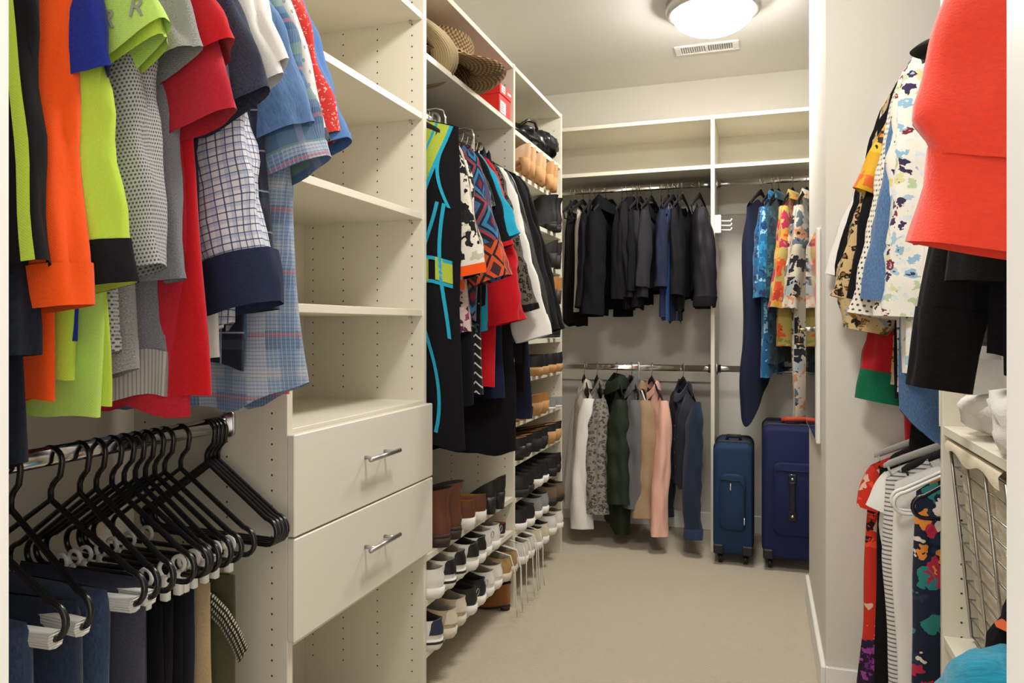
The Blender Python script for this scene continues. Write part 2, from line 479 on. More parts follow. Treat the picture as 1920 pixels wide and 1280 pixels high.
def dots(name, bg, dot, per=.006, r=.3, ry=1.0, bump=0):
    k = NT(name); s = k.sep(k.uv())
    vy = k.math('DIVIDE', s[1], per * ry); row = k.math('FLOOR', vy)
    ux = k.math('ADD', k.math('DIVIDE', s[0], per), k.math('MULTIPLY', k.math('MODULO', row, 2.0), .5))
    fx = k.math('SUBTRACT', k.math('FRACT', k.math('ADD', ux, 90.0)), .5); fy = k.math('SUBTRACT', k.math('FRACT', vy), .5)
    rr = k.math('SQRT', k.math('ADD', k.math('MULTIPLY', fx, fx), k.math('MULTIPLY', fy, fy)))
    m = k.math('LESS_THAN', rr, r)
    k.col(k.mix(m, bg, dot)); k.bump(k.math('MULTIPLY', m, -1.0), .4, .001); FAB[name] = _fin(k); return FAB[name]
def bands(name, stops, per, axis=1, zig=0.0, wob=0.0):
    """stripes or zigzags: constant colour stops along one direction of the cloth"""
    k = NT(name); uv = k.uv(); s = k.sep(uv)
    v = s[axis]
    if zig: v = k.math('ADD', v, k.math('MULTIPLY', k.math('PINGPONG', k.math('ADD', s[1 - axis], 20.0), zig), 1.0))
    if wob: v = k.math('ADD', v, k.math('MULTIPLY', k.noise(uv, 20, 2), wob))
    k.col(k.ramp(k.math('FRACT', k.math('ADD', k.math('DIVIDE', v, per), 50.0)), stops, 'CONSTANT'))
    _weave(k, .2); FAB[name] = _fin(k); return FAB[name]
def diamonds(name, stops, pu, pv):
    k = NT(name); uv = k.uv(); s = k.sep(uv)
    a = k.math('ABSOLUTE', k.math('SUBTRACT', k.math('FRACT', k.math('ADD', k.math('DIVIDE', s[0], pu), 20.5)), .5))
    b = k.math('ABSOLUTE', k.math('SUBTRACT', k.math('FRACT', k.math('ADD', k.math('DIVIDE', s[1], pv), 20.5)), .5))
    st = k.math('DIVIDE', k.math('FLOOR', k.math('MULTIPLY', k.math('ADD', a, b), 14.0)), 14.0)
    k.col(k.ramp(st, stops, 'CONSTANT')); _weave(k, .25); FAB[name] = _fin(k); return FAB[name]
def denim(name, c, worn=.35):
    k = NT(name); uv = k.uv(); s = k.sep(uv)
    tw = k.math('SINE', k.math('MULTIPLY', k.math('ADD', s[0], s[1]), 2600.0))
    nz = k.noise(k.n('ShaderNodeVectorMath', {0: uv, 1: (1, .25, 1)}, operation='MULTIPLY').outputs[0], 420, 3, .7)
    big = k.noise(uv, 7, 2)
    f = k.math('ADD', k.math('MULTIPLY', nz, .7), k.math('MULTIPLY', big, .3))
    k.col(k.mix(k.ramp(f, [(.35, (0, 0, 0)), (.75, (1, 1, 1))]), tuple(x * .6 for x in c), tuple(min(1, x * (1 + worn * 2) + worn * .04) for x in c)))
    k.bump(k.math('ADD', tw, nz), .3, .001); FAB[name] = _fin(k, .85); return FAB[name]

# ------------------------------------------------------------ garments
def _wr(x, z, seed, n=5, fx=(18, 60), fz=(1, 9)):
    r = random.Random(seed); out = 0.0; tot = 0
    for i in range(n):
        a = r.uniform(*fx) * r.choice((-1, 1)); b = r.uniform(*fz) * r.choice((-1, 1)); p = r.uniform(0, 6.28); g = 1 / (1 + abs(a) / 40)
        q = r.uniform(3, 8); pq = r.uniform(0, 6.28)
        out = out + g * np.sin(a * x + b * z + p + .9 * np.sin(q * z + pq)); tot += g
    return out / tot

class Body:
    """the torso of a garment hanging in its own x-z plane, sampled on its surface"""
    def __init__(s, sh, L, wh, chest, drop, th, neck, fold, seed, tail=0.0, round_top=False, waist=None, skew=0.0, slim=0.0):
        s.__dict__.update(locals())
    def width(s, v):
        xs = [0, .14, .30, .55, 1.0]; w = s.waist if s.waist else (s.chest + s.wh) / 2
        return np.interp(v, xs, [s.sh, s.sh + (s.chest - s.sh) * .5, s.chest, w, s.wh])
    def pt(s, xx, side, v, off=0.0):
        """xx in -1..1 across, side = -1/+1 (which face), v 0..1 from shoulder to hem"""
        xx = np.asarray(xx, float); v = np.asarray(v, float); side = np.asarray(side, float)
        w = s.width(v); x = xx * w
        nw, nf, nb = s.neck
        ax = np.abs(xx) * s.sh
        ztop = -s.drop * np.clip((ax - nw) / max(1e-4, s.sh - nw), 0, 1) ** 1.15
        if nw > 0:
            dip = np.where(side * FACE[0] > 0, nf, nb)
            ztop = ztop - dip * np.sqrt(np.clip(1 - (ax / nw) ** 2, 0, 1))
        hw = .007 * np.sin(23 * x + s.seed) + .005 * np.sin(47 * x + s.seed * 1.7)
        z = ztop * (1 - v) + (-s.L + hw + s.tail * np.abs(xx) ** 3 + s.skew * xx) * v
        t = s.th * (np.sqrt(np.clip(v / .06, 0, 1)) if s.round_top else (.3 + .7 * sstep(v / .2)))
        prof = np.sqrt(np.clip(1 - np.abs(xx) ** 3.5, 0, 1))
        amp = s.fold * (.25 + .75 * sstep(v / .5))
        fo = _wr(x, z, s.seed) * amp
        th2 = _wr(x + 3.1, z, s.seed + 7, 4, (25, 70), (2, 14)) * amp * .45
        y = side * (t * prof + off) + fo + side * th2 * prof
        x = x + _wr(z * 1.0, x * .2, s.seed + 3, 3, (6, 18), (0, 2)) * .008 * v
        return np.stack([x, y, z], -1)
    def mesh(s, nv=26, nt=44):
        vs = np.concatenate([np.linspace(0, .2, 8)[:-1], np.linspace(.2, 1, nv - 7)])
        th = np.arange(nt) * 2 * PI / nt
        c = np.cos(th); sn = np.sin(th)
        xx = np.sign(c) * np.abs(c) ** .75
        side = np.where(sn >= 0, 1.0, -1.0)
        Vv, XX = np.meshgrid(vs, xx, indexing='ij'); SD = np.broadcast_to(side, XX.shape)
        P = s.pt(XX, SD, Vv)
        U = XX * s.width(Vv) * 1.02 + np.where(SD > 0, 0, .61)
        UV = np.stack([U, P[..., 2]], -1)
        # pull a hem in so that the cloth has an edge to look into
        return P, UV
    def patch(s, x0, x1, v0, v1, side, off=.002, n=(8, 14), lip=True):
        """a strip lying on the surface: placket, band, pocket, trim; given as x in metres"""
        v = np.linspace(v0, v1, n[1]); u = np.linspace(0, 1, n[0])
        Vv, Uu = np.meshgrid(v, u, indexing='ij')
        a = x0(Vv) if callable(x0) else x0; b = x1(Vv) if callable(x1) else x1
        X = a + (b - a) * Uu
        XX = np.clip(X / s.width(Vv), -.999, .999)
        P = s.pt(XX, np.full(XX.shape, float(side)), Vv, off)
        mb = MB().grid(P, False, np.stack([X, P[..., 2]], -1))
        return mb
FACE = [1.0]

def sleeve_mesh(outer0, L, ang, rt, rb, ry, seed, side, y1=0.0, bend=0.0, nr=22, nc=32, wr=.115, v0=0.0, v1=1.0, grow=0.0, flat=.55, gather=0.0):  # folds run along the sleeve
    """tube whose outer edge starts at the shoulder tip and falls at an angle; returns grid, uv"""
    ss = np.linspace(v0, v1, nr); rows = []; uvs = []
    a = np.arange(nc) * 2 * PI / nc
    # integrate outer edge
    N = 60; q = np.linspace(0, 1, N); an = R(ang) + R(bend) * (q - .3)
    # start steeper along the shoulder, rounding over
    an = an + (R(62) - R(ang)) * np.exp(-q * L / .035) * .75
    ox = outer0[0] + np.concatenate([[0], np.cumsum(np.sin(an[:-1]))]) * L / (N - 1)
    oz = outer0[1] - np.concatenate([[0], np.cumsum(np.cos(an[:-1]))]) * L / (N - 1)
    for s_ in ss:
        x0 = np.interp(s_, q, ox); z0 = np.interp(s_, q, oz); aa = np.interp(s_, q, an)
        d = s_ * L
        rx = (rt + (rb - rt) * s_) * min(1.0, .16 + .84 * math.sqrt(min(1, d / .09)))
        n1 = np.array((math.cos(aa), 0, math.sin(aa)))
        cpos = np.array((x0, 0, z0)) - n1 * rx
        if gather: rx *= (1 + gather * math.exp(-((.84 - s_) / .16) ** 2)) * (1 - .36 * float(sstep((s_ - .88) / .12)))
        cs = np.cos(a); sn = np.sin(a)
        r_y = ry * (flat + (1 - flat) * min(1, d / .12)) + grow
        w1 = 1 + wr * _wr(a * .05, np.full(nc, d), seed, 4, (20, 60), (18, 60)) * min(1, d / .08)
        fa = min(1.0, d / .15)
        w1 = w1 + fa * (.085 * np.sin(3 * a + seed * 1.3 + 3 * d) + .05 * np.sin(5 * a - 9 * d + seed * .7))
        ex = np.sign(cs) * np.abs(cs) ** .85
        P = cpos + ((rx + grow) * ex * w1)[:, None] * n1 + np.outer(r_y * sn * w1, (0, 1, 0))
        P[:, 1] += y1 * sstep(d / max(.05, L)) + .010 * math.sin(6 * d + seed)
        P[:, 0] *= side
        rows.append(P); uvs.append(np.stack([a * (rt) * .62, np.full(nc, -d)], -1))
    return np.array(rows), np.array(uvs)

def garment(name, label, cat, pos, rz, m, sh=.205, L=.70, wh=None, chest=None, drop=.055, th=.020, neck=(.075, .07, .015),
            slv=None, smat=None, cuff=None, collar=None, hem=None, placket=None, pockets=None, face=-1, fold=.016, seed=None,
            tail=0.0, group=None, waist=None, trims=None, sides=(1, -1), skew=0.0, tilt=0.0, gather=0.0, belt=None):
    """one garment; local x runs across the shoulders, +x to the aisle, z=0 at the neck"""
    if seed is None: seed = sum(ord(c) * (i + 1) for i, c in enumerate(label)) % 9973
    rnd = random.Random(seed)
    FACE[0] = face
    t = thing(name, label, cat, pos, rz + R(rnd.uniform(-4, 4)) + R(tilt), group)
    chest = chest or sh + .01; wh = wh or chest + .01
    B = Body(sh, L, wh, chest, drop, th, neck, fold, seed, tail, False, waist, skew)
    P, UV = B.mesh()
    MB().grid(P, True, UV).build('body', m, t)
    if slv:
        sl, ang, rt, rb = slv[:4]; y1 = slv[4] if len(slv) > 4 else .014; bend = slv[5] if len(slv) > 5 else 0
        for sd in sides:
            an = ang if sd > 0 else min(ang, 2)
            S, SU = sleeve_mesh((sh - .005, -drop * .96), sl, an, rt, rb, max(.016, th * 1.15), seed + (11 if sd > 0 else 23), sd, face * y1, bend, gather=gather)
            so = MB().grid(S, True, SU).build('sleeve', smat or m, t)
            if cuff:
                cl, cm = cuff[0], cuff[1]; v0 = 1 - cl / sl
                S, SU = sleeve_mesh((sh - .005, -drop * .96), sl, an, rt, rb, max(.016, th * 1.15), seed + (11 if sd > 0 else 23), sd, face * y1, bend, 5, 32, v0=v0, v1=1.004, grow=.0022)
                MB().grid(S, True, SU).build('cuff', cm, so)
    if collar:
        kind, cm = collar
        nw, nf, nb = neck
        a = np.arange(28) * 2 * PI / 28
        rx = nw * 1.02; rows = []
        hgt, flare = {'crew': (.014, .0), 'shirt': (.045, .012), 'stand': (.04, .0), 'hood': (.07, .03), 'lapel': (.06, .02)}[kind]
        for q, (hh, fl) in enumerate(((-.006, 0), (hgt * .6, flare * .2), (hgt, flare * .6), (hgt * .75, flare * 1.2), (hgt * .0, flare * 1.5 + .004))[:(3 if kind in ('crew', 'stand') else 5)]):
            dip = np.where(np.sin(a) * face > 0, nf, nb) * np.sqrt(np.clip(1 - np.cos(a) ** 2, 0, 1)) 
            z = hh - dip * (1.0 if kind != 'hood' else .6) - .004
            y = np.sin(a) * (.022 + fl) ; x = np.cos(a) * (rx + fl * .6)
            rows.append(np.stack([x, y, z + np.zeros_like(a)], -1))
        MB().grid(np.array(rows), True, np.stack([np.broadcast_to(a * .07, (len(rows), 28)), np.array(rows)[..., 2]], -1)).build('collar', cm, t)
    if hem:
        hh, hm = hem; v0 = 1 - hh / L
        mb = MB()
        vs = np.linspace(v0, 1.002, 5); thh = np.arange(44) * 2 * PI / 44; c = np.cos(thh)
        xx = np.sign(c) * np.abs(c) ** .75; sd = np.where(np.sin(thh) >= 0, 1.0, -1.0)
        Vv, XX = np.meshgrid(vs, xx, indexing='ij'); SD = np.broadcast_to(sd, XX.shape)
        P = B.pt(XX * 1.006, SD, Vv, .0025)
        MB().grid(P, True, np.stack([XX * B.width(Vv), P[..., 2]], -1)).build('hem_band', hm, t)
    if placket:
        pm, bm, nb_ = placket
        B.patch(-.016, .016, .09, .995, face, .0035, (4, 30)).build('placket', pm, t)
        for i in range(nb_):
            v = .14 + .8 * i / max(1, nb_)
            p = B.pt(np.array(0.0), np.array(float(face)), np.array(v), .005)
            mb = MB().lathe([(0, .0), (.0062, .0), (.0062, .002), (.0, .0028)], n=10)
            o = mb.build('button', bm, t); o.location = tuple(p); o.rotation_euler = (PI / 2 if face < 0 else -PI / 2, 0, 0)
    for (x0, x1, v0, v1, pm, nm) in (trims or []):
        B.patch(x0, x1, v0, v1, face, .003, (6, 24)).build(nm, pm, t)
    for (xc, vc, w_, h_, pm) in (pockets or []):
        po = B.patch(xc - w_ / 2, xc + w_ / 2, vc, vc + h_ / L, face, .004, (6, 8)).build('pocket', pm, t)
    return t

# ------------------------------------------------------------ hangers (origin where the hook meets the rod)
def hook_pts(r=.019, neck=.075, top=.0085):
    """a round hook over the rod, down to the neck"""
    p = arc((0, 0, -r + top), r, R(200), R(-20), 14)
    p = [(x, y, z) for x, y, z in p]
    p += [(r * .80, 0, -r * 1.45), (r * .25, 0, -r * 2.0), (0, 0, -r * 2.5), (0, 0, -neck)]
    return p
def hanger_proto(kind, half=.205, drop=.085, neck=.08, m=None, hm=None, r=.0048):
    t = bpy.data.objects.new('clothes_hanger', None); COL.objects.link(t)
    hk = hook_pts(.022 if kind != 'velvet' else .02, neck, .012)
    if kind == 'tube':
        MB().tube(hk, r * .92, 8).build('hook', hm or m, t)
        z0 = -neck; e = .022
        pts = [(0, 0, z0)]
        pts += [(half - e, 0, z0 - drop + e * .2)] + arc((half - e, 0, z0 - drop - e), e * 1.15, R(70), R(-90), 8)
        pts += arc((-half + e, 0, z0 - drop - e), e * 1.15, R(-90), R(-250), 8) + [(-half + e, 0, z0 - drop + e * .2)]
        MB().tube(pts, r, 8, closed=True).build('frame', m, t)
    else:
        MB().tube(hk, .0017, 6).build('hook', hm or M['chrome'], t)
        xs = np.linspace(-half, half, 29); rows = []
        a = np.arange(10) * 2 * PI / 10
        for x in xs:
            q = abs(x) / half
            z = -neck - drop * q ** 1.25; hz = .010 + .006 * (1 - q) ** 2
            if q > .97: hz *= .6
            rows.append([(x, .0032 * math.cos(k), z + hz * math.sin(k)) for k in a])
        MB().grid(rows, True, None, True, True).build('shoulders', m, t)
        if kind == 'velvet':
            MB().tube([(-half + .01, 0, -neck - drop), (-half + .022, 0, -neck - drop - .03), (half - .022, 0, -neck - drop - .03), (half - .01, 0, -neck - drop)], .0034, 8).build('bar', m, t)
    return t
PROTO = {}
def hanger(kind, label, pos, rz, group=None, tilt=0.0, name='clothes_hanger'):
    if kind not in PROTO:
        spec = {'black_tube': ('tube', .172, .105, .07, M['black_plastic'], None, .0050),
                'white_tube': ('tube', .20, .10, .085, M['white_plastic'], None, .0046),
                'velvet': ('velvet', .17, .075, .07, M['velvet'], None, .004),
                'grey': ('velvet', .205, .075, .07, M['grey_velvet'], None, .004),
                'black_hook': ('velvet', .17, .075, .07, M['velvet'], M['black_plastic'], .004)}[kind]
        PROTO[kind] = hanger_proto(*spec)
    h = copy_tree(PROTO[kind])
    h.name = name; h.location = pos; h.rotation_euler = (0, 0, rz + R(tilt))
    return tag(h, label, 'hanger', group)

# ------------------------------------------------------------ cloth palette
black = fab('black_cotton', hexc('0f0f12'), .25)
black2 = fab('black_jersey', hexc('131316'), .2, .8)
charcoal = fab('charcoal_heather', hexc('4a4b55'), .35)
navyh = fab('navy_heather', hexc('353a4a'), .4)
navy = fab('navy_cotton', hexc('20263f'), .25)
fleece = fab('navy_fleece', hexc('161b29'), .4, .98, .5, .6, 120)
orange = fab('safety_orange', hexc('ee5310'), .06)
lime = fab('safety_lime', hexc('b4d045'), .05)
lime2 = fab('pale_lime', hexc('b3d463'), .05)
royal = fab('royal_blue', hexc('1b2a86'), .15)
redc = fab('bright_red', hexc('b90b19'), .1)
dred = fab('dark_red', hexc('b01c2c'), .15)
greyh = fab('grey_heather', hexc('8b8a88'), .4, hs=420)
greyd = fab('mid_grey_heather', hexc('74747a'), .35, hs=420)
white = fab('white_cotton', hexc('e6e3dc'), .03)
cream = fab('cream_cotton', hexc('ddd5c4'), .05)
slate = fab('slate_twill', hexc('3c3d4a'), .2)
khaki = fab('khaki_twill', hexc('b09a76'), .12)
olive = fab('olive_twill', hexc('4c4a35'), .15)
blueh = fab('blue_heather', hexc('5b7ba8'), .3, hs=300, streak=.15)
bluesw = fab('blue_sweat', hexc('4a71a6'), .18)
turq = fab('turquoise_knit', hexc('1f9fc0'), .12)
limeg = fab('lime_satin', hexc('a9b83e'), .15, .5)
coral = fab('coral_fleece', hexc('f8462f'), .06, .97, .6, .6, 140)
pink = fab('blush_pink', hexc('e8b5a2'), .06)
forest = fab('forest_nylon', hexc('232d1d'), .15, .6)
tan = fab('tan_linen', hexc('a58a6c'), .2)
grey_suede = fab('grey_suede', hexc('67686b'), .15)
knitblk = fab('black_knit', hexc('121113'), .3, .98, .4, .7, 110)
greyknit = fab('grey_knit', hexc('6d6d70'), .5, .98, .3, .7, 160)
teal = fab('teal_knit', hexc('1f8fae'), .2, .95, .3, .6, 160)
magenta = fab('magenta_jersey', hexc('b3174f'), .1)
redk = fab('red_knit', hexc('b3131c'), .1, .95, .3, .5)
greenk = fab('green_knit', hexc('0d6b4a'), .15, .95, .3, .5)
jean = denim('indigo_denim', hexc('2b3a56'))
jean2 = denim('dark_denim', hexc('1f2b42'), .25)
chambray = denim('chambray', hexc('53739c'), .3)
mesh = dots('grey_sport_mesh', hexc('a3a3a2'), hexc('4a4a4a'), .0048, .30, 1.1)
ribk = bands('grey_rib_knit', [(0, hexc('a7a39c')), (.6, hexc('86837e'))], .005, 0)
check = plaid('blue_white_check', hexc('dcdde2'), [(0, .024, 0, .26, hexc('8d9dc0'), .5), (1, .024, 0, .26, hexc('8d9dc0'), .5), (0, .024, .32, .08, hexc('2f3d66'), .9), (1, .024, .32, .08, hexc('2f3d66'), .9), (0, .024, .78, .06, hexc('2f3d66'), .85), (1, .024, .78, .06, hexc('2f3d66'), .85)], .004)
dkplaid = plaid('dark_plaid', hexc('1b1e2a'), [(0, .07, 0, .25, hexc('343a4e'), .7), (1, .07, 0, .25, hexc('343a4e'), .7), (0, .07, .6, .04, hexc('9aa3b8'), .8), (1, .07, .6, .04, hexc('9aa3b8'), .8)])
patch = plaid('blue_patchwork_plaid', hexc('8fa1b8'), [(1, .11, 0, .30, hexc('5d7192'), .8), (0, .12, .1, .32, hexc('b3b9c4'), .75), (1, .11, .45, .16, hexc('b5b8bc'), .75), (0, .12, .6, .2, hexc('6782a4'), .7), (1, .11, .80, .06, hexc('b56a72'), .75), (1, .0065, 0, .28, hexc('3f4f70'), .45), (0, .0065, 0, .2, hexc('c9cdd4'), .35)], .006)
madras = plaid('green_blue_madras', hexc('5c7896'), [(1, .09, 0, .34, hexc('39607e'), .85), (0, .10, .2, .3, hexc('44607c'), .7), (1, .09, .5, .22, hexc('7d9a80'), .7), (0, .10, .6, .15, hexc('8b90a8'), .7), (1, .09, .85, .08, hexc('a8687c'), .7)], .006)
whiteprint = dots('white_dash_print', hexc('e2ded6'), hexc('a7a9b2'), .016, .17, 1.5)
redprint = floral('red_squiggle_print', hexc('c22f2b'), [hexc('e9c9b8'), hexc('c22f2b'), hexc('e3b3a2')], 150, .30, .9)
bwfloral = floral('black_flower_on_cream', hexc('d9d3c4'), [hexc('151416'), hexc('151416'), hexc('1f1d20')], 17, .47, .6, hexc('b9b2a3'))
aztec = diamonds('aztec_diamond_print', [(0, hexc('7a2230')), (.12, hexc('1f2c4c')), (.26, hexc('33739b')), (.36, hexc('181820')), (.46, hexc('46506f')), (.56, hexc('a8322f')), (.64, hexc('20202a')), (.74, hexc('44628c')), (.86, hexc('b7482a'))], .075, .13)
aztec_end = diamonds('aztec_orange_print', [(0, hexc('c9502a')), (.3, hexc('2a2228')), (.45, hexc('c9502a')), (.7, hexc('3a2a2c'))], .05, .09)
pinkprint = floral('plum_leaf_print', hexc('c9b3ab'), [hexc('5b2140'), hexc('8a3a5c'), hexc('241a20'), hexc('d9c8bd')], 40, .45, .8)
bwprint = floral('black_white_blossom', hexc('16161a'), [hexc('e4e0d6'), hexc('d9d4c9'), hexc('b9656d')], 26, .40, .7)
greenflor = floral('black_green_floral', hexc('101114'), [hexc('355a48'), hexc('c7c9bf'), hexc('101114'), hexc('8a3550')], 24, .34, .7)
brownleo = leopard('dark_leopard', hexc('5d564c'), hexc('4d463c'), hexc('17150f'), 55)
leo = leopard('tan_leopard', hexc('c9a978'), hexc('8a5e2e'), hexc('1d1610'), 52)
leo2 = floral('leopard_floral', hexc('c6ab7c'), [hexc('20180f'), hexc('8a5a26'), hexc('53653a'), hexc('20180f'), hexc('8d97a3')], 46, .44, .6)
yellowscarf = floral('yellow_orange_silk', hexc('d9a520'), [hexc('e06a2a'), hexc('e8c13a'), hexc('2a2018'), hexc('d9822a')], 18, .45, .5, None, .5)
whiteflor = floral('white_blue_floral', hexc('e6e1d6'), [hexc('8fb3cb'), hexc('3a2f4f'), hexc('7d2a35'), hexc('b9c7a0'), hexc('a5bfd2'), hexc('d8cf9a')], 34, .42, .5, hexc('d5dbe0'))
whiteflor2 = floral('white_plum_floral', hexc('e3ddd0'), [hexc('3f2c55'), hexc('86303a'), hexc('d9cf8a'), hexc('8fa9c0')], 30, .33, .5)
whitedots = dots('cream_block_print', hexc('e2dccd'), hexc('4c4a55'), .014, .24, 1.0)
orangeflor = floral('orange_rust_floral', hexc('b9a55c'), [hexc('d9572a'), hexc('b22a4f'), hexc('e59a3a'), hexc('8a8f4a'), hexc('c43c2a')], 15, .55, .5)
bluebatik = floral('blue_batik', hexc('1f5f8f'), [hexc('2f86b5'), hexc('8fbfd6'), hexc('17375f'), hexc('1f5f8f')], 22, .5, .8)
tealbatik = floral('dark_teal_batik', hexc('1f3a48'), [hexc('2c5360'), hexc('16262f'), hexc('3c6a72')], 20, .45, .8)
bwtrop = floral('grey_tropical_print', hexc('c9bfae'), [hexc('22232a'), hexc('5f6c78'), hexc('c58a62'), hexc('2c3038'), hexc('a9b3b8')], 16, .52, .6)
redblk = floral('red_petal_print', hexc('c9301f'), [hexc('2a1a18'), hexc('e0b9a3'), hexc('c9301f'), hexc('f04a2e')], 24, .40, .5)
navyflor = floral('navy_bright_floral', hexc('1b2036'), [hexc('c22c46'), hexc('2e7f7a'), hexc('e08a3c'), hexc('d9d0c0'), hexc('b02a44')], 19, .44, .4, hexc('24304c'))
stripe = bands('grey_white_stripe', [(0, hexc('d9d6cf')), (.66, hexc('6f6e70'))], .011, 1, 0, .004)
purple = floral('purple_black_print', hexc('2a1830'), [hexc('6f2c7a'), hexc('97439a'), hexc('241020')], 40, .5, .7)
lace = floral('grey_lace', hexc('3a3436'), [hexc('a99f98'), hexc('8c807c')], 60, .36, .8)
zig = bands('black_white_zigzag', [(0, hexc('1a1a1d')), (.55, hexc('c9c6c0')), (.75, hexc('1a1a1d'))], .03, 1, .02)
leaty = simple('black_leather', hexc('141416'), .35)
grey_leo = leopard('grey_leopard', hexc('8d8a80'), hexc('77736a'), hexc('4a4842'), 60)
bluestripe = bands('blue_side_stripe', [(0, hexc('22304f')), (.35, hexc('2f5f9c')), (.6, hexc('d5d5d0')), (.66, hexc('20283f'))], .09, 0)
btn_w = simple('pearl_button', hexc('d9d5cb'), .3)
btn_m = simple('metal_button', (.32, .28, .22), .35, 1.0)
grey_print = simple('grey_transfer_print', hexc('8d8f88'), .5)

# ------------------------------------------------------------ left bay, upper rod
GA = 'shirts on the upper left rod'
def A(name, label, cat, Y, m, **kw):
    kw.setdefault('group', GA)
    dz = kw.pop('dz', 0.0); dx = kw.pop('dx', 0.0)
    return garment(name, label, cat, (RODX + dx, Y, 1.93 - .10 + dz), 0, m, **kw)
def sleeve_stripe(t, a0, a1, m, sh, drop, slv, th, seed, face, name='side_stripe', sd=1, v0=.0, v1=1.0):
    S, SU = sleeve_mesh((sh - .005, -drop * .96), slv[0], slv[1], slv[2], slv[3], max(.016, th * 1.15), seed + 11, sd, face * (slv[4] if len(slv) > 4 else .014), slv[5] if len(slv) > 5 else 0, 24, 48, grow=.002, v0=v0, v1=v1)
    i0 = int(a0 / 360 * 48); i1 = int(a1 / 360 * 48)
    idx = [i % 48 for i in range(i0, i1 + 1)]
    sl = [c for c in t.children if c.name.startswith('sleeve')][0]
    return MB().grid(S[:, idx], False, SU[:, idx]).build(name, m, sl)
LS = (.60, 9, .082, .055, .022)
g = A('jacket', 'black sports jacket with lime piping nearest the doorway', 'jacket', .634, black, slv=(.62, 8, .08, .06, .02), L=.74, seed=101, collar=('stand', black), th=.024)
sleeve_stripe(g, 318, 333, lime, .205, .055, (.62, 8, .08, .06, .02), .024, 101, -1, 'lime_piping')
g = A('fleece', 'long navy fleece pullover beside the orange shirt', 'pullover', .660, fleece, slv=(.72, 4, .085, .07, .01), L=.90, wh=.235, seed=102, th=.028, collar=('stand', fleece))
g = A('long_sleeve_shirt', 'bright orange long sleeved work shirt', 'shirt', .692, orange, slv=(.665, 7, .082, .062, .03), L=.83, seed=103, cuff=(.05, orange), collar=('crew', orange), th=.024)
g = A('long_sleeve_shirt', 'lime yellow long sleeved shirt with black cuffs', 'shirt', .728, lime, slv=(.64, 9, .08, .06, .022), L=.80, seed=104, cuff=(.055, black), collar=('crew', lime), th=.022)
sleeve_stripe(g, 150, 232, black, .205, .055, (.64, 9, .08, .06, .022), .022, 104, -1, 'underarm_panel', 1, .45, .99)
A('t_shirt', 'royal blue t-shirt with a rolled short sleeve', 't-shirt', .736, royal, slv=(.33, 15, .055, .05, .03), dz=-.05, L=.70, seed=105, collar=('crew', royal), th=.018)
g = A('t_shirt', 'lime green t-shirt with grey letters on its sleeve', 't-shirt', .768, lime2, slv=(.25, 33, .115, .105, .012), dz=-.09, L=.76, seed=106, collar=('crew', lime2), th=.024)
_sv = [c for c in g.children if c.name.startswith('sleeve')][0].data.vertices
for (r_, c_) in ((15, 17), (16, 18)):
    cu = bpy.data.curves.new('letter', 'FONT'); cu.body = 'R'; cu.size = .034; cu.extrude = .0004; cu.shear = .25
    to = bpy.data.objects.new('letter_tmp', cu); COL.objects.link(to)
    dg = bpy.context.evaluated_depsgraph_get(); me = bpy.data.meshes.new_from_object(to.evaluated_get(dg))
    bpy.data.objects.remove(to); me.materials.clear(); me.materials.append(grey_print)
    lo = bpy.data.objects.new('printed_letter', me); COL.objects.link(lo); lo.parent = g
    pv = _sv[round(r_ * 21 / 19) * 32 + round(c_ * 1.6)].co
    lo.location = (pv.x - .012, pv.y - .006, pv.z - .024); lo.rotation_euler = (PI / 2, R(-4), R(14))
A('t_shirt', 'pale lime t-shirt hanging behind the lettered lime one', 't-shirt', .79, lime, slv=(.31, 25, .09, .085, .012), dz=-.03, L=.80, seed=107, collar=('crew', lime), th=.02)
A('jersey', 'grey perforated mesh sports jersey', 'shirt', .815, mesh, slv=(.615, 10, .085, .085, .022), L=.76, seed=108, collar=('crew', mesh), th=.028, hem=(.02, mesh))
A('polo_shirt', 'light grey heather polo shirt beside the mesh jersey', 'shirt', .842, greyh, slv=(.33, 22, .08, .075, .015), L=.80, seed=109, collar=('shirt', greyh))
A('long_sleeve_shirt', 'grey heather long sleeved tee with ribbed hem', 'shirt', .866, greyd, slv=(.62, 5, .06, .05, .01), L=.84, seed=110, hem=(.07, ribk), collar=('crew', greyd))
A('t_shirt', 'dark red t-shirt behind the grey heather shirts', 't-shirt', .889, dred, chest=.235, wh=.265, fold=.009, slv=(.40, 20, .085, .06, .012), L=.86, seed=111, collar=('crew', dred))
A('t_shirt', 'bright red t-shirt with loose short sleeve', 't-shirt', .913, redc, chest=.245, wh=.285, fold=.009, slv=(.285, 30, .11, .10, .022), dz=-.03, L=.80, seed=112, collar=('crew', redc), th=.026)
A('t_shirt', 'charcoal heather t-shirt right of the red one', 't-shirt', .946, charcoal, slv=(.36, 18, .08, .07, .015), L=.83, seed=113, collar=('crew', charcoal), th=.022)
A('t_shirt', 'navy heather t-shirt beside the white t-shirts', 't-shirt', .968, navyh, slv=(.36, 25, .08, .075, .02), L=.80, seed=114, collar=('crew', navyh))
A('t_shirt', 'plain white t-shirt next to the navy heather one', 't-shirt', .990, white, slv=(.32, 25, .085, .08, .018), L=.78, seed=115, collar=('crew', white))
A('t_shirt', 'thin white t-shirt hung in front of the checked shirt', 't-shirt', 1.010, white, slv=(.30, 29, .09, .085, .016), L=.74, seed=116, collar=('crew', white))
g = A('dress_shirt', 'blue and white checked shirt with dark turned back cuff', 'shirt', 1.040, check, chest=.235, wh=.25, slv=(.60, 11, .09, .07, .035), L=.78, seed=117, collar=('shirt', check), th=.026, placket=(check, btn_w, 6), tail=.06)
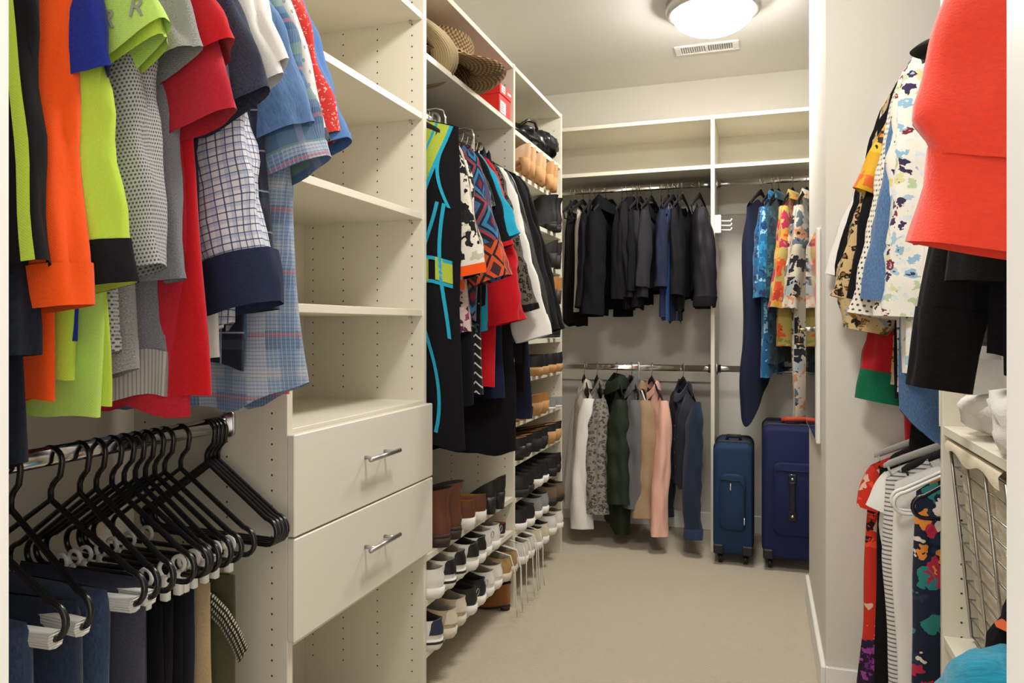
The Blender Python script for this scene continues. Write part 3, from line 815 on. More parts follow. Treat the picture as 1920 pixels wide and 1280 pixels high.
S, SU = sleeve_mesh((.2, -.0528), .66, 11, .09, .066, .03, 128, 1, -.035, 0, 8, 24, v0=.87, v1=1.0, grow=.009)
sl = [c for c in g.children if c.name.startswith('sleeve')][0]
MB().grid(S, True, SU).build('turned_cuff', navy, sl)
A('dress_shirt', 'dark navy plaid shirt behind the checked shirt', 'shirt', 1.066, dkplaid, slv=(.66, 6, .075, .06, .02), L=.80, seed=118, collar=('shirt', dkplaid))
A('t_shirt', 'sky blue heather t-shirt beside the checked shirt', 't-shirt', 1.092, blueh, slv=(.36, 20, .09, .082, .024), L=.74, seed=119, collar=('crew', blueh), th=.022)
A('short_sleeve_shirt', 'blue patchwork plaid shirt with long tails', 'shirt', 1.128, patch, slv=(.42, 19, .10, .088, .024), smat=madras, L=.88, seed=120, collar=('shirt', patch), th=.034, chest=.245, wh=.31, fold=.02, tail=.05, cuff=(.03, patch), placket=(patch, btn_w, 6))
A('short_sleeve_shirt', 'white shirt with small grey dashes and wide sleeve', 'shirt', 1.165, whiteprint, slv=(.385, 20, .085, .085, .016), L=.74, seed=121, collar=('shirt', whiteprint), th=.022, cuff=(.022, charcoal))
A('short_sleeve_shirt', 'red short sleeved shirt with pale squiggle print', 'shirt', 1.200, redprint, slv=(.355, 21, .075, .072, .012), L=.86, seed=122, collar=('shirt', redprint), th=.02)
A('sweatshirt', 'blue sweatshirt last on the upper left rod', 'sweatshirt', 1.235, bluesw, slv=(.37, 22, .078, .07, .01), L=.80, seed=123, collar=('crew', bluesw), th=.024, cuff=(.015, bluesw))

# ------------------------------------------------------------ left bay, lower rod: hangers and trousers
ZL = .895
def trousers(name, label, Y, m, z_top, L, w=.105, th=.03, dx=0.0, seed=1, over=True, waist=None, fold=.014, group='trousers on the lower left rod'):
    t = thing(name, label, 'trousers', (RODX + dx, Y, z_top), R(random.Random(seed).uniform(-4, 4)), group)
    FACE[0] = -1
    B = Body(w, L, w * 1.05, w, .0, th, (0, 0, 0), fold, seed, 0, over)
    P, UV = B.mesh(26, 40)
    mb = MB().grid(P, True, UV, cap0=True); mb.build('legs', m, t)
    if waist:
        B.patch(-w * .98, w * .98, .0, .055, -1, .003, (12, 5)).build('waistband', waist, t)
        for x in (-.055, .055):
            B.patch(x - .005, x + .005, .0, .065, -1, .006, (3, 5)).build('belt_loop', waist, t)
    B.patch(w * .55, w * .60, .08, .98, -1, .002, (3, 24)).build('seam', m, t)
    return t
bar_m = NT('ribbed_white_bar'); _s = bar_m.sep(bar_m.obj())
bar_m.col(srgb(226, 224, 218)).set(Roughness=.45).bump(bar_m.math('SINE', bar_m.math('MULTIPLY', _s[2], 1600.0)), .6, .002); bar_m = bar_m.m
def add_bar(h):
    b = MB(); z = -.222
    prof = [(.0, .012), (.010, .010), (.013, .0), (.010, -.010), (.0, -.012), (-.010, -.010), (-.013, 0), (-.010, .010)]
    rows = [[(x, u, z + v) for u, v in prof] for x in (-.15, .158)]
    b.grid(rows, True, None, True, True).build('trouser_bar', bar_m, h, False)
def add_clips(h):
    for x in (-.085, .115):
        mb = MB().tube(arc((x, 0, -.205), .013, R(-60), R(240), 12), .0038, 6)
        mb.box((x - .008, -.006, -.258), (x + .008, .006, -.216), .002)
        mb.build('clip', M['white_plastic'], h)
HY = [.755, .821, .887, .940, .972, 1.004, 1.030, 1.055, 1.078, 1.100, 1.124, 1.165]
ordw = ['first', 'second', 'third', 'fourth', 'fifth', 'sixth', 'seventh', 'eighth', 'ninth', 'tenth', 'eleventh', 'twelfth']
for i, y in enumerate(HY):
    h = hanger('black_tube', f'black tubular trouser hanger on the lower left rod, {ordw[i]} from the doorway', (RODX, y, ZL + .001), 0, 'trouser hangers on the lower left rod', random.Random(i).uniform(-7, 5))
    (add_bar if i in (0, 1, 2, 3) else add_clips)(h)
for i, y in enumerate((1.236, 1.247, 1.258, 1.270)):
    h = hanger('black_tube', f'empty black tubular hanger at the far end of the lower left rod, {ordw[i]} of four', (RODX, y, ZL + .001), 0, 'empty hangers on the lower left rod', -3)
zb = ZL - .222 + .013
trousers('jeans', 'indigo jeans folded over the hanger bar nearest the doorway', .755, jean, zb + .014, .60, .135, .034, -.01, 201, True)
trousers('jeans', 'dark blue jeans folded over a white bar, second from the doorway', .821, jean2, zb + .014, .62, .135, .034, -.01, 202, True)
trousers('jeans', 'faded indigo jeans on the third trouser bar', .887, jean, zb + .014, .60, .135, .032, -.01, 203, True)
trousers('trousers', 'slate grey trousers folded over a white bar', .940, slate, zb + .014, .60, .135, .03, 0, 204, True)
zc = ZL - .262
for i, (y, lab, m) in enumerate([(.972, 'charcoal trousers clipped at the waist beside the slate pair', slate), (1.004, 'black trousers clipped beside the charcoal pair', black), (1.030, 'black dress trousers, second of the clipped black pairs', black2), (1.055, 'black dress trousers with a fine side seam, third of the black pairs', black), (1.078, 'dark navy trousers clipped beside the khaki pair', fab('ink_twill', hexc('20222c'), .2))]):
    trousers('trousers', lab, y, m, zc, .62, .11, .016, .0, 210 + i, False, m, .012)
trousers('trousers', 'khaki chinos clipped to a black hanger', 1.110, khaki, zc, .62, .10, .014, .015, 220, False, khaki, .012)
t = trousers('trousers', 'olive trousers with a woven belt, last on the lower left rod', 1.165, olive, zc, .62, .11, .018, .02, 221, False, olive, .012)
beltm = dots('woven_belt', hexc('1d1e1a'), hexc('b8ac8c'), .007, .32, 1.3)
bp = [(.02, -.024, -.03), (.08, -.030, -.045), (.115, -.034, -.065), (.145, -.038, -.095), (.165, -.040, -.125)]
mb = MB()
rows = []; uvs = []
for i, (x, y, z) in enumerate(bp):
    rows.append([(x + .010, y, z + .016), (x + .012, y - .004, z + .016), (x - .008, y - .004, z - .016), (x - .010, y, z - .016)])
    uvs.append([(i * .05, .016), (i * .05, .015), (i * .05, -.015), (i * .05, -.016)])
mb.grid(rows, True, uvs, True, True).build('woven_belt', beltm, t)

# ------------------------------------------------------------ long hanging bay
def C(name, label, cat, Y, m, **kw):
    kw.setdefault('group', 'dresses and tops in the long hanging bay')
    dz = kw.pop('dz', 0.0); dx = kw.pop('dx', 0.0)
    return garment(name, label, cat, (RODX + dx, Y, 1.805 - .09 + dz), 0, m, **kw)
tq = turq
def band_(a, b, k_=.36):
    return (lambda v: a - k_ * v), (lambda v: b - k_ * v)
tr = [(*band_(.085, .168), .004, .25, limeg, 'lime_yoke'), (*band_(.075, .088), .004, .26, tq, 'turquoise_piping'), (*band_(.166, .178), .004, .26, tq, 'turquoise_piping'), (*band_(.122, .130), .004, .25, tq, 'turquoise_piping'),
      (lambda v: .176 - .05 * np.sin(v * 11), lambda v: .187 - .05 * np.sin(v * 11), .05, .26, tq, 'turquoise_piping')]
for a_, w_, ph in ((.10, .035, 0), (.055, .03, 2.2), (.15, .018, 1.0)):
    tr.append((lambda v, a_=a_, w_=w_, ph=ph: a_ + w_ * np.sin(v * 9 + ph), lambda v, a_=a_, w_=w_, ph=ph: a_ + .011 + w_ * np.sin(v * 9 + ph), .25, .96 if ph == 0 else .66, tq, 'turquoise_piping'))
tr += [(.03, .105, .43, .50, limeg, 'lime_waistband'), (.125, .175, .42, .49, limeg, 'lime_waistband'), (.03, .175, .42, .431, tq, 'turquoise_piping'), (.03, .175, .492, .503, tq, 'turquoise_piping')]
g = C('dress', 'long black sleeveless dress with turquoise piping and lime yoke', 'dress', 2.022, black, sh=.19, L=.97, wh=.215, chest=.20, waist=.19, drop=.03, neck=(.075, .16, .04), th=.022, seed=301, fold=.007, dx=.035, trims=tr)
C('jumpsuit', 'black wide leg jumpsuit with lace hem behind the piped dress', 'jumpsuit', 2.05, black2, sh=.18, L=.93, wh=.21, seed=302, hem=(.06, lace), neck=(.08, .08, .03))
C('blouse', 'cream blouse with black flower print and orange hem', 'blouse', 2.10, bwfloral, sh=.19, L=.50, wh=.215, slv=(.42, 11, .10, .095, .02), cuff=(.03, orange), hem=(.03, orange), seed=303, th=.028, collar=('shirt', white))
C('dress', 'black and white blossom print dress with ribbed lower half', 'dress', 2.135, bwprint, sh=.18, L=.86, wh=.235, seed=304, hem=(.26, black), th=.026)
C('tunic', 'plum leaf print tunic peeking out under the cream blouse', 'tunic', 2.118, pinkprint, sh=.18, L=.64, wh=.225, seed=305)
C('cardigan', 'aztec diamond patterned cardigan with orange lower sleeve', 'cardigan', 2.19, aztec, sh=.20, L=.60, slv=(.43, 17, .085, .075, .016), cuff=(.11, aztec_end), seed=306, th=.026, collar=('shirt', pinkprint))
C('dress', 'black zigzag dress with green floral top', 'dress', 2.235, greenflor, sh=.19, L=.82, wh=.22, seed=307, slv=(.20, 18, .07, .065), hem=(.2, zig))
C('top', 'bright turquoise short sleeved top beside the aztec cardigan', 'top', 2.285, turq, sh=.20, L=.62, slv=(.30, 24, .07, .06, .012), seed=308, collar=('crew', turq))
C('top', 'black cap sleeve top with red edge below the turquoise one', 'top', 2.265, black, sh=.20, L=.55, slv=(.33, 17, .075, .07, .02), cuff=(.015, redc), seed=309)
C('dress', 'bright red dress with wide bell sleeve', 'dress', 2.335, redc, sh=.20, L=.82, wh=.23, slv=(.56, 13, .07, .12, .022), seed=310, th=.028)
C('top', 'dark leopard print long sleeved top beside the red dress', 'top', 2.40, brownleo, sh=.20, L=.62, slv=(.53, 15, .07, .055, .012), seed=311, cuff=(.02, black))
C('dress', 'navy velvet dress with white lattice print edge', 'dress', 2.385, fab('navy_velvet', hexc('141a34'), .3, .95, .6), sh=.19, L=.86, wh=.24, seed=312, th=.03)
C('tunic', 'navy tunic with a white lattice border', 'tunic', 2.47, navy, sh=.19, L=.86, wh=.25, seed=313, hem=(.15, diamonds('white_lattice', [(0, hexc('d9d6cd')), (.14, hexc('2a3050')), (.6, hexc('d9d6cd')), (.72, hexc('2a3050'))], .03, .035)))
C('jacket', 'plain white jacket with straight long sleeve', 'jacket', 2.50, white, sh=.20, L=.70, slv=(.62, 15, .07, .062, .016), cuff=(.07, white), seed=314, collar=('shirt', cream), th=.026)
C('dress', 'wide black evening dress with lace trim, hem lowest in the bay', 'dress', 2.445, black, sh=.19, L=1.05, wh=.27, chest=.21, seed=315, th=.04, fold=.02, hem=(.0 + .012, black))
C('jacket', 'black leather jacket hung right of the white jacket', 'jacket', 2.555, leaty, sh=.20, L=.68, slv=(.58, 16, .062, .05, .012), seed=316, collar=('shirt', leaty))
C('blazer', 'black blazer beside the leather jacket', 'jacket', 2.60, black2, sh=.21, L=.76, slv=(.60, 15, .065, .052, .012), seed=317, collar=('lapel', black2))
C('coat', 'black coat last but one in the long hanging bay', 'coat', 2.65, black, sh=.21, L=.86, slv=(.60, 15, .062, .052, .010), seed=318, collar=('lapel', black))
C('dress', 'navy and magenta dress at the far end of the long hanging bay', 'dress', 2.70, navy, sh=.20, L=.96, wh=.24, slv=(.55, 15, .06, .05), smat=magenta, seed=319)
CY = [2.012, 2.05, 2.10, 2.135, 2.19, 2.235, 2.285, 2.335, 2.40, 2.47, 2.50, 2.555, 2.60, 2.65, 2.70]
for i, y in enumerate(CY):
    hanger('velvet' if i not in (4, 7) else 'white_tube', f'{"white plastic" if i in (4, 7) else "slim black"} hanger on the long bay rod, {["first","second","third","fourth","fifth","sixth","seventh","eighth","ninth","tenth","eleventh","twelfth","thirteenth","fourteenth","fifteenth"][i]} from the drawers', (RODX, y, 1.818), 0, 'hangers in the long hanging bay')
# chrome clip hangers standing proud of the rod
for y, zz, lab in ((2.03, 0.0, 'chrome multi skirt hanger beside the piped dress'), (2.26, -.0, 'chrome wire clip hanger beside the turquoise top')):
    t = thing('skirt_hanger', lab, 'hanger', (RODX, y, 1.818), 0, 'chrome hangers in the long hanging bay')
    MB().tube(hook_pts(.02, .07, .012), .0018, 6).build('hook', M['chrome'], t)
    MB().tube([(0, 0, -.07), (.15, 0, -.07), (.172, 0, -.078), (.178, 0, -.10), (.178, 0, -.36), (.168, 0, -.375), (.10, 0, -.375)], .0026, 8).build('frame', M['chrome'], t)
    for k in range(4): MB().tube([(.178, 0, -.14 - .06 * k), (.02, 0, -.14 - .06 * k)], .0018, 6).build('arm', M['chrome'], t)

# ------------------------------------------------------------ back wall, upper rod
RB = -PI / 2
def E_(name, label, cat, X, m, z=1.826, **kw):
    dz = kw.pop('dz', 0.0)
    kw.setdefault('face', 1)
    return garment(name, label, cat, (X, 3.92, z - .10 + dz), RB, m, **kw)
EX = [-.985, -.955, -.915, -.88, -.85, -.792, -.706, -.678, -.644, -.626, -.608, -.55, -.5, -.462, -.438, -.416, -.392, -.305]
ok_ = dict(sh=.165, drop=.04)
GE = 'dark clothes on the upper back rod'
ES = [('trousers', 'black trousers at the left end of the upper back rod', 'trousers', black, dict(L=.60, sh=.11)),
      ('skirt', 'long black skirt, second on the upper back rod', 'skirt', black2, dict(L=.62, sh=.12)),
      ('trousers', 'cream trousers between the black clothes on the back rod', 'trousers', cream, dict(L=.55, sh=.10)),
      ('top', 'black top just right of the cream trousers', 'top', black, dict(L=.50, slv=(.42, 6, .055, .045))),
      ('top', 'black long sleeved top, second right of the cream trousers', 'top', black2, dict(L=.56, slv=(.50, 8, .055, .042))),
      ('hoodie', 'bulky black hoodie with hanging sleeves on the back rod', 'hoodie', black, dict(L=.46, slv=(.54, 8, .07, .05, .03), th=.045, sh=.19, collar=('hood', black), cuff=(.06, black))),
      ('top', 'black ribbed top beside the bulky hoodie', 'top', black, dict(L=.50, slv=(.45, 5, .05, .045))),
      ('cardigan', 'black cardigan with thick cuff in the middle of the back rod', 'cardigan', knitblk, dict(L=.46, slv=(.46, 6, .06, .05), cuff=(.06, knitblk))),
      ('blouse', 'black blouse hung highest in the middle of the back rod', 'blouse', black2, dict(L=.58, slv=(.50, 4, .05, .045), dz=.05)),
      ('top', 'charcoal black top behind the highest blouse', 'top', fab('soft_black', hexc('232327'), .2), dict(L=.52, slv=(.45, 5, .05, .045))),
      ('top', 'thin black top left of the navy shirts on the back rod', 'top', black, dict(L=.50, slv=(.42, 6, .05, .045))),
      ('jacket', 'dark charcoal zip jacket on the back rod', 'jacket', fab('dark_charcoal', hexc('2b2b30'), .25), dict(L=.42, slv=(.40, 8, .06, .05), collar=('stand', black))),
      ('polo_shirt', 'dark navy polo shirt beside the violet blue trousers', 'shirt', fab('ink_navy', hexc('20263c'), .2), dict(L=.44, slv=(.40, 6, .065, .06), cuff=(.03, navy))),
      ('trousers', 'violet blue trousers on the upper back rod', 'trousers', fab('violet_navy', hexc('333a66'), .15), dict(L=.60, sh=.12, th=.03, dz=.02)),
      ('track_pants', 'blue track trousers with white side stripe', 'trousers', bluestripe, dict(L=.60, sh=.11, th=.03)),
      ('top', 'black sleeveless top right of the striped track trousers', 'top', black, dict(L=.54)),
      ('jacket', 'black zip jacket left of the lone puffer jacket', 'jacket', black2, dict(L=.48, slv=(.44, 6, .06, .05))),
      ('puffer_jacket', 'black puffer jacket hanging alone beside the divider', 'jacket', fab('black_nylon', hexc('1c1b20'), .15, .5), dict(L=.44, slv=(.50, 5, .075, .055, .03), th=.045, sh=.17, cuff=(.05, black)))]
for i, (nm, lab, ct, m, kw) in enumerate(ES):
    k2 = dict(ok_); k2.update(kw); k2.setdefault('th', .026)
    E_(nm, lab, ct, EX[i], m, group=GE, seed=400 + i, tilt=(0 if i == 17 else -8 if i % 3 else 7), **k2)
    hanger('velvet', 'slim black hanger holding the ' + ' '.join(lab.split()[:7]), (EX[i], 3.92, 1.840 + (.0)), RB, 'slim hangers on the upper back rod', (-10 if i % 3 else 9))

# ------------------------------------------------------------ back wall, lower rod
LXs = [-.91, -.84, -.735, -.655, -.62, -.55, -.389]
JK = [('denim_jacket', 'white denim jacket with metal buttons on the lower back rod', 'jacket', cream, dict(L=.46, slv=(.66, 4, .055, .042, .03), smat=white, cuff=(.05, white), placket=(cream, btn_m, 5), collar=('shirt', cream))),
      ('shirt_jacket', 'grey leopard print jacket beside the white denim one', 'jacket', grey_leo, dict(L=.52, slv=(.58, 5, .06, .05, .02), cuff=(.06, grey_leo), collar=('shirt', grey_leo))),
      ('raincoat', 'long dark green raincoat nearly touching the carpet', 'coat', forest, dict(L=.72, slv=(.52, 9, .075, .06, .03), th=.05, wh=.24, collar=('hood', forest))),
      ('blazer', 'charcoal grey blazer with pointed lapel', 'jacket', grey_suede, dict(L=.48, slv=(.54, 6, .06, .05, .025), collar=('lapel', grey_suede), placket=(grey_suede, btn_m, 2))),
      ('overshirt', 'tan linen overshirt between the grey blazer and pink jacket', 'jacket', tan, dict(L=.56, slv=(.58, 6, .06, .055, .02), collar=('shirt', tan))),
      ('denim_jacket', 'blush pink denim jacket with buttoned cuff', 'jacket', pink, dict(L=.50, slv=(.66, 7, .068, .05, .03), cuff=(.05, pink), collar=('shirt', pink), placket=(pink, btn_m, 4), th=.035)),
      ('denim_jacket', 'dark indigo denim jacket hanging at the right of the lower rod', 'jacket', jean2, dict(L=.50, slv=(.66, 8, .066, .05, .03), cuff=(.05, jean), collar=('shirt', jean2), placket=(jean2, btn_m, 5), th=.035))]
for i, (nm, lab, ct, m, kw) in enumerate(JK):
    kw.setdefault('th', .048)
    E_(nm, lab, ct, LXs[i], m, .886, group='jackets on the lower back rod', seed=450 + i, sh=.20, tilt=21, face=-1, **kw)
    hanger('velvet' if i != 4 else 'white_tube', ('white plastic' if i == 4 else 'slim black') + ' hanger inside the ' + ' '.join(lab.split()[:5]), (LXs[i], 3.92, .900), RB, 'hangers on the lower back rod', 21)

# ------------------------------------------------------------ back wall, right of the divider
FX = [-.009, .054, .151, .200, .25]
FS = [('poncho', 'navy blue poncho ending in a low point', 'poncho', navy, dict(L=.84, sh=.19, wh=.20, th=.05, skew=-.26, seed=470)),
      ('shirt', 'bright blue batik shirt behind the navy poncho', 'shirt', bluebatik, dict(L=.86, slv=(.45, 9, .075, .065), th=.03, seed=471, collar=('shirt', bluebatik))),
      ('shirt', 'dark teal batik shirt beside the bright blue one', 'shirt', tealbatik, dict(L=.80, slv=(.45, 6, .07, .06), th=.03, seed=472, collar=('shirt', tealbatik))),
      ('shirt', 'orange and rust floral shirt on the right back rod', 'shirt', orangeflor, dict(L=.72, slv=(.50, 10, .08, .07), th=.035, seed=473, collar=('shirt', orangeflor))),
      ('dress', 'grey tropical print dress hanging down to the suitcases', 'dress', bwtrop, dict(L=1.05, slv=(.50, 8, .07, .06), th=.035, seed=474, collar=('shirt', bwtrop)))]
FXr = [-.009, .045, .075, .140, .205]
for i, (nm, lab, ct, m, kw) in enumerate(FS):
    kw.setdefault('sh', .18)
    E_(nm, lab, ct, FXr[i], m, 1.826, group='clothes on the right back rod', tilt=-16, face=-1, **kw)
    hanger('velvet', 'slim hanger on the right back rod inside the ' + ' '.join(lab.split()[:4]), (FXr[i], 3.92, 1.840), RB, 'slim hangers on the right back rod', -16)
t = thing('belt_rack', 'white pull-out belt rack fixed to the divider panel', 'rack', (DX[1], 3.80, 1.60), 0)
boxpart('slide', (0.0005, -.02, -.03), (.022, .24, .03), M['white_plastic'], t, .003)
for k in range(3):
    MB().tube([(.022, .0 + .0 * k, .018 - .022 * k), (.075, -.015, .014 - .022 * k), (.08, -.015, .026 - .022 * k)], .0045, 8).build('hook', M['white_plastic'], t)
boxpart('end_cap', (.0, -.032, -.045), (.03, -.02, .045), M['white_plastic'], t, .003)

# ------------------------------------------------------------ right side, far bay
def G(name, label, cat, Y, m, z=1.93, **kw):
    dz = kw.pop('dz', 0.0); dx = kw.pop('dx', 0.0) + kw.pop('rx', RODR) - RODR; kw.setdefault('face', 1)
    kw.setdefault('group', 'blouses on the upper right rod')
    return garment(name, label, cat, (RODR + dx, Y, z - .10 + dz), PI, m, **kw)
G('blouse', 'white blouse against the wall at the end of the right rod', 'blouse', 2.344, white, slv=(.56, 17, .075, .07, .0), L=.72, seed=501, collar=('shirt', white))
G('sweater', 'red sweater with a green ribbed cuff under the blouses', 'sweater', 2.326, redk, slv=(.70, 10, .07, .055, .0), L=.84, cuff=(.085, greenk), dz=-.20, dx=.04, seed=502)
G('blouse', 'black blouse beside the white one on the right rod', 'blouse', 2.319, black, slv=(.56, 16, .07, .06, .0), L=.8, seed=503)
G('blouse', 'tan leopard print blouse on the right rod', 'blouse', 2.294, leo, slv=(.62, 15, .085, .08, .004), L=.86, seed=504, th=.028, collar=('shirt', leo))
G('blouse', 'leopard and flower print blouse with wide sleeve', 'blouse', 2.269, leo2, slv=(.70, 12, .085, .085, .006), L=.9, seed=505, th=.03, gather=.15)
t = G('scarf', 'yellow and orange silk scarf over the leopard blouse', 'scarf', 2.249, yellowscarf, sh=.14, slv=(.28, 24, .045, .03, .0), L=.35, seed=506, fold=.02, th=.02, dz=-.05, dx=-.06)
G('top', 'plain black top between leopard blouse and denim shirt', 'top', 2.233, black, slv=(.62, 11, .075, .07, .004), L=.92, seed=507)
G('skirt', 'black velvet skirt hanging low under the denim shirt', 'skirt', 2.211, fab('black_velvet_cloth', hexc('121214'), .3, .95, .6), L=1.13, sh=.17, seed=508, th=.03)
G('blouse', 'cream block print blouse beside the denim shirt', 'blouse', 2.204, whitedots, slv=(.66, 10, .075, .065, .004), L=.90, cuff=(.06, whitedots), seed=509)
G('denim_shirt', 'washed blue denim shirt with rounded tail', 'shirt', 2.172, chambray, slv=(.62, 8, .075, .06, .008), L=1.06, tail=.12, seed=510, th=.028, collar=('shirt', chambray), cuff=(.055, chambray), placket=(chambray, btn_w, 6))
G('blouse', 'white blouse with blue and plum flowers, nearest of the two', 'blouse', 2.067, whiteflor, slv=(.66, 3, .085, .08, .006), L=.84, seed=511, th=.03, collar=('stand', whiteflor))
G('blouse', 'white blouse with plum flowers behind the blue flowered one', 'blouse', 2.118, whiteflor2, slv=(.66, 5, .08, .075, .006), L=.86, seed=512, th=.03, collar=('shirt', whiteflor2))
G('blouse', 'plain white blouse with a hanging tail on the right rod', 'blouse', 2.010, white, sh=.17, dx=.03, slv=(.60, 3, .07, .06, .006), L=.98, seed=513, th=.03)
G('sweater', 'grey knit sweater next to the flowered blouses', 'sweater', 1.966, greyknit, sh=.16, dx=.07, slv=(.64, 1, .07, .055, .0), L=.80, seed=514, th=.03, cuff=(.06, greyknit))
G('cardigan', 'black knit cardigan at the panel end of the far right rod', 'cardigan', 1.923, knitblk, sh=.16, dx=.08, slv=(.64, 1, .07, .055, .0), L=.84, seed=515, th=.03)
for i, y in enumerate((2.067, 2.172, 2.269)):
    hanger('black_hook', ['slim hanger in the blue flowered blouse', 'slim hanger in the washed denim shirt', 'slim hanger in the leopard flower blouse'][i], (RODR, y, 1.944), PI, 'hangers on the upper right rod')
# cap
t = thing('baseball_cap', 'black ribbed baseball cap with open back strap', 'cap', (.445, 2.00, 1.775), R(200)); t.scale = (.82,) * 3
rows = []
for v in np.linspace(0, 1, 9):
    a = v * PI / 2; rows.append([((.082 * math.cos(a) + .0) * math.cos(u), .075 * math.cos(a) * math.sin(u), .10 * math.sin(a)) for u in np.linspace(0, 2 * PI, 25)[:-1]])
capm = bands('black_corduroy', [(0, hexc('1b1b1d')), (.6, hexc('0c0c0d'))], .006, 0)
MB().grid(rows, True, None, False, True).build('crown', capm, t)
vis = []
for q in np.linspace(0, 1, 6):
    vis.append([((.080 + q * .065) * math.cos(u), (.075 + q * .01) * math.sin(u), -.002 - .03 * q * q) for u in np.linspace(R(-65), R(65), 13)])
o = MB().grid(vis).build('visor', capm, t)
o.modifiers.new('s', 'SOLIDIFY').thickness = .003
MB().tube([(-.083 * math.cos(u), .076 * math.sin(u), .004) for u in np.linspace(R(-30), R(30), 8)], .005, 6).build('strap', M['black_plastic'], t)

# lower rod of the far right bay
GL = 'dresses on the lower right rod'
G('dress', 'red petal print dress at the far end of the lower right rod', 'dress', 2.283, redblk, .87, L=.68, sh=.20, wh=.23, slv=(.12, 12, .05, .05), th=.03, seed=520, group=GL, rx=RODQ, hem=(.16, purple), dx=-.02)
G('dress', 'plain black dress beside the red petal print dress', 'dress', 2.226, black, .87, L=.75, sh=.20, wh=.21, th=.035, seed=521, group=GL, rx=RODQ)
G('top', 'white top between the black and striped ones', 'top', 2.161, white, .87, L=.52, sh=.20, wh=.17, slv=(.10, 14, .05, .05), th=.03, seed=522, group=GL, rx=RODQ)
G('tank_top', 'grey and white striped tank top', 'tank top', 2.110, stripe, .87, L=.75, sh=.195, wh=.18, th=.03, seed=523, group=GL, rx=RODQ, neck=(.10, .12, .05), dx=-.01)
G('vest', 'long plain white vest beside the striped tank top', 'vest', 2.046, white, .87, L=.75, sh=.19, wh=.18, th=.025, seed=524, group=GL, rx=RODQ)
G('dress', 'teal dress mostly hidden behind the navy flowered one', 'dress', 2.010, teal, .87, L=.75, sh=.15, th=.02, dx=.07, seed=526, group=GL, rx=RODQ)
G('dress', 'navy dress with large bright flowers on the lower right rod', 'dress', 1.966, navyflor, .87, L=.75, sh=.19, wh=.20, th=.03, dx=.03, seed=525, group=GL, rx=RODQ, neck=(.09, .10, .04))
for i, (y, kd, lab) in enumerate(((2.326, 'grey', 'grey velvet hanger furthest on the lower right rod'), (2.283, 'velvet', 'black hanger in the red petal dress'), (2.226, 'velvet', 'black hanger in the plain black dress'), (2.161, 'grey', 'grey velvet hanger in the white top'), (2.110, 'velvet', 'black hanger in the striped tank top'), (2.046, 'white_tube', 'white plastic hanger in the long white vest'), (2.010, 'white_tube', 'white plastic hanger in the teal dress'), (1.934, 'black_tube', 'thick black hanger nearest on the lower right rod'))):
    hanger(kd, lab, (RODQ, y, .884), PI, 'hangers on the lower right rod', 6)

# ------------------------------------------------------------ right side, near bay
GH = 'sweaters on the near right rod'
def H(name, label, cat, Y, m, **kw):
    kw.setdefault('group', GH); return G(name, label, cat, Y, m, 1.93, **kw)
g = H('sweatshirt', 'coral red sweatshirt with gathered cuff beside the door frame', 'sweatshirt', 1.19, coral, sh=.26, slv=(.45, 9, .088, .085, .0, 4), L=.62, seed=540, th=.04, collar=('crew', coral), gather=.12, sides=(1,))
S, SU = sleeve_mesh((.255 - .018, -.0528), .575, 9, .066, .090, .04, 551, 1, 0, 4, 8, 24, v0=.77, v1=1.0, wr=.08)
MB().grid(S, True, SU).build('cuff', coral, [c for c in g.children if c.name.startswith('sleeve')][0])
g = H('cardigan', 'black knit cardigan with embroidered leaves beside the coral sweatshirt', 'cardigan', 1.27, knitblk, dx=.0, slv=(.62, 6, .078, .07, .0), cuff=(.09, knitblk), L=.80, seed=541, th=.035, collar=('shirt', knitblk))
_so = [c for c in g.children if c.name.startswith('sleeve')][0]
for r_, c_, an_, m_ in ((15, 3, 30, redk), (14, 5, -25, khaki), (15, 6, 20, khaki), (16, 5, 5, khaki), (16, 2, -10, redk)):
    pv = _so.data.vertices[round(r_ * 21 / 19) * 32 + round(c_ * 1.6)].co
    lf = MB().grid([[(.009 * math.sin(PI * q) * w_, .0025 * (1 - abs(w_)), .045 * (q - .5)) for w_ in (-1, -.5, 0, .5, 1)] for q in np.linspace(0, 1, 9)]).build('embroidered_leaf', m_, _so)
    lf.location = (pv.x, pv.y + .003, pv.z); lf.rotation_euler = (0, R(an_), 0)
H('sweater', 'second black sweater behind the embroidered cardigan', 'sweater', 1.36, knitblk, dx=.0, slv=(.79, 8, .062, .045, .0), cuff=(.13, knitblk), L=.78, seed=542, th=.03)
H('sweater', 'dark grey knit sweater with loose cuff on the near right rod', 'sweater', 1.47, fab('dark_grey_knit', hexc('4c4b4c'), .5, .98, .3, .7, 160), sh=.18, dx=.04, slv=(.72, 4, .07, .06, .0), L=.80, seed=543, th=.03)
H('cardigan', 'grey knit cardigan behind the black sweaters', 'cardigan', 1.55, greyknit, sh=.17, dx=.06, slv=(.66, 2, .075, .06, .0), L=.80, seed=544, th=.03)
H('blouse', 'white blouse with red stitching behind the black sweaters', 'blouse', 1.63, white, sh=.17, dx=-.01, slv=(.74, 5, .085, .075, .0), L=.86, seed=545, th=.03, cuff=(.04, white))
H('shirt', 'white ruffled shirt at the panel end of the near right rod', 'shirt', 1.74, white, sh=.17, dx=.06, slv=(.80, 3, .07, .08, .0), L=.86, seed=546, th=.03)

